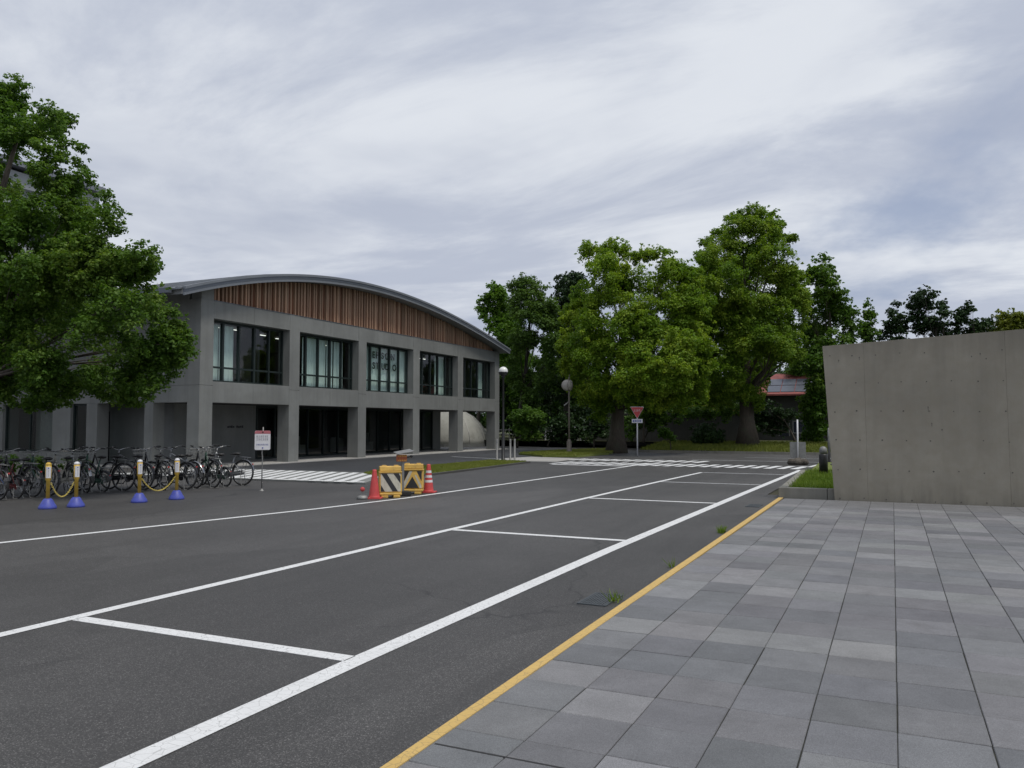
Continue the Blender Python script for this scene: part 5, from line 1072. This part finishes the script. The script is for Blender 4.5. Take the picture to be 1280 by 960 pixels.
def crown_mesh(name, clumps, leaf, size, dens, seed, squash=.78, sub=11, flat=.5, fill=.10, under=.45, scatter=1.0, gap=.12):
    """leaf quads on many small sprays that cover each limb's clump, thinner below so that gaps show"""
    rs = np.random.default_rng(seed); PP = []; NN = []
    for (x, y, z, r) in clumps:
        c = np.array((x, y, z)); ns = max(6, int(sub * 1.35))
        d = rs.normal(size=(ns * 3, 3)); d /= np.linalg.norm(d, axis=1, keepdims=True)
        keep = (d[:, 2] > -.25) | (rs.random(len(d)) < under); d = d[keep][:ns]
        rad = r * rs.uniform(.5, .95, len(d)); sc_ = c + d * rad[:, None] * np.array((1, 1, squash)); sr = r * rs.uniform(.26, .50, len(d)) * scatter
        drop = rs.random(len(sc_)) < gap; sc_ = sc_[~drop]; sr = sr[~drop]
        e = rs.normal(size=(8, 3)); e[:, 2] = np.abs(e[:, 2]) * .8; e /= np.linalg.norm(e, axis=1, keepdims=True)          # loose sprigs that break the outline
        sc_ = np.vstack([sc_, c[None], c + e * (r * rs.uniform(.95, 1.3, 8))[:, None]]); sr = np.concatenate([sr, [r * .5], r * rs.uniform(.10, .2, 8)]); d = sc_
        for q, rr, dd in zip(sc_, sr, d):
            n = max(6, int(dens * 2.9 * 12.6 * rr * rr / (size * size))); e = rs.normal(size=(n, 3)); e /= np.linalg.norm(e, axis=1, keepdims=True)
            f = rs.random(n) ** .45; P = q + e * (rr * f)[:, None] * np.array((1, 1, .85))
            lo = (e[:, 2] < -.15) & (rs.random(n) < .55); P = P[~lo]; e = e[~lo]
            nn = e * .75 + rs.normal(size=e.shape) * .55 + np.array((0, 0, flat)); nn /= np.linalg.norm(nn, axis=1, keepdims=True)
            PP.append(P); NN.append(nn)
    P = np.vstack(PP); Nn = np.vstack(NN)
    return quadmesh(name, leafquads(P, Nn, size, rs), leaf), len(P)
NLEAF = 0
def tree(name, label, cat, base, clumps, leaf, size, dens, seed, trunk_r=.25, top=None, bark='bark', group=None, limbs=14, lean=(0, 0), squash=.92, under=.45, sub=11, trunk_name='trunk', flat=.75, scatter=1.0, fills=2):
    global NLEAF
    b = Vector(base); t = thing(name, label, cat, base, 0, group)
    loc = [(x - b.x, y - b.y, z - b.z, r) for x, y, z, r in clumps]
    rf = random.Random(seed + 500); ext = []                      # smaller sprays that close up the crown between the big clumps
    for a in loc:
        near = sorted(loc, key=lambda c: (c[0] - a[0]) ** 2 + (c[1] - a[1]) ** 2 * .3 + (c[2] - a[2]) ** 2)[1:6]
        for q in rf.sample(near, min(fills, len(near))):
            u = rf.uniform(.35, .65); ext.append((a[0] * u + q[0] * (1 - u), a[1] * u + q[1] * (1 - u), a[2] * u + q[2] * (1 - u), (a[3] * u + q[3] * (1 - u)) * rf.uniform(.65, .95)))
    me, n = crown_mesh('crown', loc + ext, leaf, size, dens, seed, squash, sub, flat, under=under, scatter=scatter); NLEAF += n
    o = inst('crown', me, t)
    r2 = random.Random(seed); xs = [c[0] for c in loc]; zs = [c[2] for c in loc]
    top = top or max(zs) * .86; cx = sum(xs) / len(xs) * .55 + lean[0]; cy = sum(c[1] for c in loc) / len(loc) * .4 + lean[1]
    spine = []; n = 7
    for i in range(n + 1):
        u = i / n; w_ = .06 * top * sin(u * 5 + seed) * .3 * u
        spine.append(Vector((cx * u ** 1.4 + w_, cy * u + w_ * .6, top * u)))
    rad = [trunk_r * (1.45 if i == 0 else 1) * (1 - .86 * (i / n) ** .9) + .012 for i in range(n + 1)]
    m = MB().tube(spine, rad, 9)
    order = sorted(loc, key=lambda c: -c[3]); pick = order[:max(4, limbs)]
    for (x, y, z, r) in pick:
        tgt = Vector((x, y, z)); u = max(.30, min(.85, (z / top) * .62 - .06 + r2.uniform(-.05, .08)))
        i = u * n; k = int(i); s = spine[k].lerp(spine[min(k + 1, n)], i - k); r0 = max(.015, trunk_r * (1 - .86 * u ** .9) * .36)
        mid = s.lerp(tgt, .5) + Vector((r2.uniform(-.3, .3), r2.uniform(-.3, .3), r2.uniform(-.05, .35))) * r
        m.tube([s, s.lerp(mid, .5) + Vector((0, 0, .06 * r)), mid, tgt], [r0, r0 * .75, r0 * .5, r0 * .16], 6)
        for _ in range(3):
            q = tgt + Vector((r2.uniform(-1, 1), r2.uniform(-1, 1), r2.uniform(-.4, .9))) * r * .9
            m.tube([mid, mid.lerp(q, .5) + Vector((0, 0, .1 * r)), q], [r0 * .3, r0 * .18, r0 * .05 + .003], 4, cap=False)
    m.build(trunk_name, MAT[bark], t, smooth=True)
    return t
zz = lambda y: float(zv(y))
tree('broadleaf_tree', 'tall leafy tree spreading over the bicycle row at the left', 'tree', (-19.8, 11.8, 0), left, LEAF['left'], .078, .55, 1, .22, 8.2, limbs=24, under=.7, fills=2)
tree('camphor_tree', 'large bushy camphor tree with thick trunk right behind the stop sign', 'tree', (-13.9, 43.6, 0), camphor1, LEAF['camphor'], .125, .66, 2, .46, 7.8, limbs=26, fills=2, group='camphor trees across the road', under=.5)
tree('camphor_tree', 'tallest camphor tree, its crown rising above all the others', 'tree', (-7.7, 49.2, zz(49.2)), camphor2, LEAF['camphor2'], .13, .66, 3, .50, 9.2, limbs=30, fills=2, group='camphor trees across the road', under=.5)
tree('slim_tree', 'slimmer dark green tree between the tallest tree and the slanting wall', 'tree', (-3.1, 51, zz(51)), slim, LEAF['mid'], .19, .55, 4, .15, 8.6, limbs=16)
tree('thin_tree', 'thin narrow tree poking above the left end of the slanting wall', 'tree', (-1.0, 60, zz(60)), thin, LEAF['mid'], .19, .5, 5, .08, 8, limbs=6)
tree('pine_tree', 'small dark pine on the left of the three above the wall', 'tree', (1.0, 62, zz(62)), pine1, LEAF['pine'], .20, .6, 6, .14, 7.6, 'bark_dark', 'dark pines above the slanting wall', 8, squash=.5, flat=.9)
tree('pine_tree', 'tallest dark pine, in the middle of the three above the wall', 'tree', (3.3, 62.4, zz(62)), pine2, LEAF['pine'], .20, .6, 7, .2, 8.6, 'bark_dark', 'dark pines above the slanting wall', 12, squash=.5, flat=.9)
tree('pine_tree', 'sparse dark pine leaning right, nearest the yellow green tree', 'tree', (6.0, 63, zz(63)), pine3, LEAF['pine'], .20, .5, 8, .13, 7.4, 'bark_dark', 'dark pines above the slanting wall', 7, squash=.45, flat=.9)
tree('dark_round_tree', 'dark rounded tree between the pines and the yellow green tree', 'tree', (8.3, 64, zz(64)), darkround, LEAF['dark'], .2, .6, 9, .15, 6)
tree('yellowgreen_tree', 'yellow green domed tree peeping over the right end of the wall', 'tree', (12.5, 66, zz(66)), yellowround, LEAF['yellow'], .2, .65, 10, .2, 6)
tree('ginkgo_tree', 'bright green tree rising right behind the end of the hall roof', 'tree', (-29.5, 57, zz(57)), ginkgo, LEAF['ginkgo'], .17, .6, 11, .18, 10, limbs=14)
tree('sparse_tree', 'airy tree with sky showing through around its crooked dark trunk', 'tree', (-24.6, 54, zz(54)), oak, LEAF['oakish'], .17, .42, 12, .20, 11, 'bark_dark', limbs=16, lean=(.6, 0), under=.7, scatter=1.3, fills=1)
tree('conifer_tree', 'dark spiky conifer between the airy tree and the camphor trees', 'tree', (-21.6, 55.5, zz(55)), conifer, LEAF['pine'], .18, .55, 13, .2, 10.5, 'bark_dark', limbs=16, squash=1.15, flat=.1)
tree('background_tree', 'dark leafy tree behind the airy tree near the hall corner', 'tree', (-31, 63, zz(63)), bg1, LEAF['mid'], .22, .5, 31, .18, 6, limbs=8, group='leafy trees in the back row')
tree('background_tree', 'dark leafy tree behind the conifer, above the traffic mirror', 'tree', (-26, 63, zz(63)), bg2, LEAF['mid'], .22, .5, 32, .18, 6, limbs=8, group='leafy trees in the back row')
tree('background_tree', 'leafy tree filling the gap between the two camphor crowns', 'tree', (-13.5, 60, zz(60)), bg3, LEAF['camphor2'], .19, .5, 33, .2, 7, limbs=8, group='leafy trees in the back row')
tree('background_tree', 'leafy tree behind the slim dark tree, beside the red roof', 'tree', (-3.4, 63, zz(63)), bg4, LEAF['mid'], .2, .5, 34, .18, 6, limbs=8, group='leafy trees in the back row')
tree('shrub', 'bushy shrub beneath the airy tree, right of the steel bollards', 'shrub', (-22.9, 50, .0), shrubA, LEAF['mid'], .16, .6, 14, .05, 2, limbs=6, trunk_name='stem', group='shrubs under the trees')
tree('shrub', 'dark low shrub directly behind the traffic mirror pole', 'shrub', (-21.5, 52, .05), shrubB, LEAF['dark'], .17, .6, 15, .05, 1.5, limbs=6, trunk_name='stem', group='shrubs under the trees')
tree('shrub', 'dark shrub over the garden wall between mirror and stop sign', 'shrub', (-17.6, 50.4, .05), shrubC, LEAF['dark'], .17, .6, 16, .05, 2, limbs=6, trunk_name='stem', group='shrubs under the trees')
tree('shrub', 'leafy shrub hanging just right of the stop sign', 'shrub', (-14.2, 50, zz(50)), shrubD, LEAF['mid'], .17, .55, 17, .06, 2.6, limbs=6, trunk_name='stem', group='shrubs under the trees')
tree('shrub', 'shrub spilling over the garden wall left of the thickest trunk', 'shrub', (-12.5, 54.6, zz(54)), shrubE, LEAF['camphor2'], .17, .5, 18, .06, 2.8, limbs=6, trunk_name='stem', group='shrubs under the trees')
tree('shrub', 'tall shrub in front of the house under the red roof', 'shrub', (-5.6, 54.5, zz(54.5)), shrubF, LEAF['dark'], .16, .6, 41, .06, 1.6, limbs=6, trunk_name='stem', group='shrubs under the trees')
tree('shrub', 'low leafy shrub right of the portable sign, by the slanting wall', 'shrub', (-3.4, 52, zz(52)), shrubG, LEAF['mid'], .15, .55, 42, .05, 1.2, limbs=6, trunk_name='stem', group='shrubs under the trees')
tree('shrub', 'broad dark shrub along the garden wall right of the stop sign', 'shrub', (-14.6, 51.5, zz(51.5)), shrubH, LEAF['mid'], .16, .5, 43, .06, 1.6, limbs=6, trunk_name='stem', group='shrubs under the trees')
tree('round_bush', 'dark clipped round bush on the verge before the garden wall', 'bush', (-10.6, 49, zz(49)), bush, LEAF['dark'], .12, .8, 19, .05, .8, limbs=4, trunk_name='stem', under=1.0, scatter=1.2)
tree('sapling', 'young sapling with a thin stem right of the stop sign', 'tree', (-11.4, 45.8, .1), sapling, LEAF['mid'], .13, .6, 20, .025, 1.35, limbs=4, trunk_name='trunk')
tree('wing_shrub', 'green shrub against the wing wall at the far left', 'shrub', (-20.8, 13.2, 0), wingshrub1, LEAF['mid'], .09, .5, 21, .03, .5, limbs=4, trunk_name='stem', group='shrubs behind the bicycles')
tree('wing_shrub', 'green shrub behind the left chain and bicycles', 'shrub', (-20.1, 13.8, 0), wingshrub2, LEAF['mid'], .09, .5, 22, .03, .5, limbs=4, trunk_name='stem', group='shrubs behind the bicycles')
tree('wing_shrub', 'green shrub behind the cream framed bicycle', 'shrub', (-19.0, 14.3, 0), wingshrub3, LEAF['mid'], .09, .5, 23, .03, .4, limbs=4, trunk_name='stem', group='shrubs behind the bicycles')
# far woods closing the view behind everything: one mass
rs = np.random.default_rng(77); cl = []
for i in range(190):
    x = rs.uniform(-62, 16); y = rs.uniform(68, 82); cl.append((x, y, rs.uniform(.5, 7.0) if x < -2 else rs.uniform(.5, 6.0), rs.uniform(1.3, 2.3)))
me, n = crown_mesh('far_woods', cl, LEAF['dark'], .42, .42, 78, sub=8); NLEAF += n
o = bpy.data.objects.new('far_woods', me); COL.objects.link(o); o['kind'] = 'stuff'
# undergrowth hedge behind the mirror verge
cl = [(rs.uniform(-34, -16.5), rs.uniform(56, 60), rs.uniform(.5, 4.2), rs.uniform(.8, 1.3)) for i in range(60)]
me, n = crown_mesh('undergrowth', cl, LEAF['dark'], .24, .5, 79, sub=9); NLEAF += n
o = bpy.data.objects.new('undergrowth', me); COL.objects.link(o); o['kind'] = 'stuff'
cl = [(rs.uniform(-14, 4), rs.uniform(58.5, 64), rs.uniform(.8, 5.0) , rs.uniform(.9, 1.4)) for i in range(46)]
cl = [c for c in cl if not (-9.5 < c[0] < -4.0)]
me, n = crown_mesh('undergrowth', cl, LEAF['dark'], .24, .5, 80, sub=9); NLEAF += n
o = bpy.data.objects.new('undergrowth', me); COL.objects.link(o); o['kind'] = 'stuff'

# ------------------------------------------------------------------ garden wall, house, dome, picket fence
t = thing('garden_wall', 'long shade-toned garden wall behind the tree trunks across the road', 'wall', (-14, 53.2, zz(53)))
for i in range(4):
    x = -4.9 + i * 2.6
    if i == 0: pass
    MB().box(x, x + 2.592, 0, .25, -.3, 1.78).build('wall_panel', MAT['concrete_dark'], t)  # panels and coping: dark concrete carries the tree canopy's shade in its colour
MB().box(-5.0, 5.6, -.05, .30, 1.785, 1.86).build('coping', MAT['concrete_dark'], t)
cl = [(-14 + rs.uniform(1, 5.4), 53.3 + rs.uniform(-.1, .1), zz(53) + 1.95 + rs.uniform(-.03, .08), rs.uniform(.22, .34)) for i in range(22)]
tree('wall_hedge', 'yellow green trailing hedge along the top of the garden wall', 'hedge', (-12, 53.35, zz(53) + 1.87), cl, LEAF['yellow'], .14, .6, 24, .03, .2, limbs=4, trunk_name='stem')
t = thing('red_roof_house', 'grey house with a red roof carrying solar panels between the trees', 'house', (-6.6, 60, zz(60)))
MB().box(-2.6, 3.2, .8, 7, 0, 3.25).build('wall', MAT['shaded_plaster'], t)
r = MB().add([(-3.0, .2, 3.25), (3.6, .2, 3.25), (3.6, 7.4, 3.25), (-3.0, 7.4, 3.25), (-1.2, 3.4, 4.9), (1.8, 3.4, 4.9)], [(0, 1, 5, 4), (1, 2, 5), (2, 3, 4, 5), (3, 0, 4), (0, 3, 2, 1)]).build('roof', MAT['red_roof'], t)
n_ = Vector((0, -1.65, 3.2)).normalized()
for i in range(4):
    for j in range(2):
        m = MB(); x0 = -1.5 + i * .95
        for a, b in ((x0, .10 + j * .33), (x0 + .9, .10 + j * .33), (x0 + .9, .40 + j * .33), (x0, .40 + j * .33)): m.v.append((a, .2 + 3.2 * b * .95, 3.25 + 1.65 * b * .95 + .05))
        m.f = [(0, 1, 2, 3)]; k = m.v[:]; m.v += [(a, b, c - .03) for a, b, c in k]; m.f += [(7, 6, 5, 4), (0, 4, 5, 1), (1, 5, 6, 2), (2, 6, 7, 3), (3, 7, 4, 0)]
        m.build('solar_panel', MAT['roof_panel'], r)
MB().box(-3.02, 3.62, .14, .20, 3.17, 3.28).build('gutter', MAT['red_roof'], r)
f = MB().box(.2, 2.2, .74, .79, .5, .56).box(.2, 2.2, .74, .79, 1.34, 1.4).box(.2, .26, .74, .79, .56, 1.34).box(1.17, 1.23, .74, .79, .56, 1.34).box(2.14, 2.2, .74, .79, .56, 1.34).build('window', MAT['house_trim'], t)
m = MB(); m.v = [(.25, .77, .55), (2.15, .77, .55), (2.15, .77, 1.35), (.25, .77, 1.35)]; m.f = [(0, 1, 2, 3)]; m.build('pane', MAT['solar'], f)
f = MB().box(-.75, -.69, .74, .79, .3, 1.35).box(-.05, .01, .74, .79, .3, 1.35).box(-.69, -.05, .74, .79, 1.29, 1.35).build('door_frame', MAT['house_trim'], t)
m = MB(); m.v = [(-.7, .77, .3), (-.05, .77, .3), (-.05, .77, 1.3), (-.7, .77, 1.3)]; m.f = [(0, 1, 2, 3)]; m.build('door', MAT['solar'], f)
t = thing('dome_pavilion', 'pale rounded dome seen between the far columns of the hall', 'pavilion', (-29.6, 52.6, 0))
MB().lathe([(2.85, 0), (2.87, .45), (2.72, 1.0), (2.35, 1.6), (1.8, 2.15), (1.1, 2.55), (.4, 2.72), (.0005, 2.74)], 32).build('shell', MAT['dome'], t, smooth=True)
m = MB()
for i in range(12):
    a = 2 * pi * i / 12; m.tube([((rr + .01) * cos(a), (rr + .01) * sin(a), z) for rr, z in ((2.85, 0), (2.87, .45), (2.72, 1.0), (2.35, 1.6), (1.8, 2.15), (1.1, 2.55), (.4, 2.72))], .02, 4)
m.build('rib', MAT['galv'], t)
MB().lathe([(2.91, 0), (2.93, .18)], 32).build('base_ring', MAT['concrete'], t)
t = thing('picket_fence', 'white picket fence in the shade behind the traffic mirror', 'fence', (-22.3, 53.4, zz(53)))
for i in range(15):
    x = i * .22; h = .85 + .03 * ((i * 7) % 4)
    if i in (4, 9): continue
    MB().prism_xz([(x, 0), (x + .09, 0), (x + .09, h), (x + .045, h + .06), (x, h)], 0, .025).build('picket', MAT['white_plastic'], t)
for z in (.25, .7): MB().box(-.05, 3.3, .027, .06, z, z + .06).build('rail', MAT['white_plastic'], t)
t = thing('barrier_fence', 'low pale rail fence in shade behind the steel bollards', 'fence', (-30, 53.0, zz(53)))
for i in range(9): MB().lathe([(.04, 0), (.04, .82), (.0005, .84)], 8, (i * .85, 0, 0)).build('post', MAT['galv'], t)
for z in (.4, .72): MB().tube([(0, 0, z), (6.8, 0, z)], .022, 6).build('rail', MAT['galv'], t)
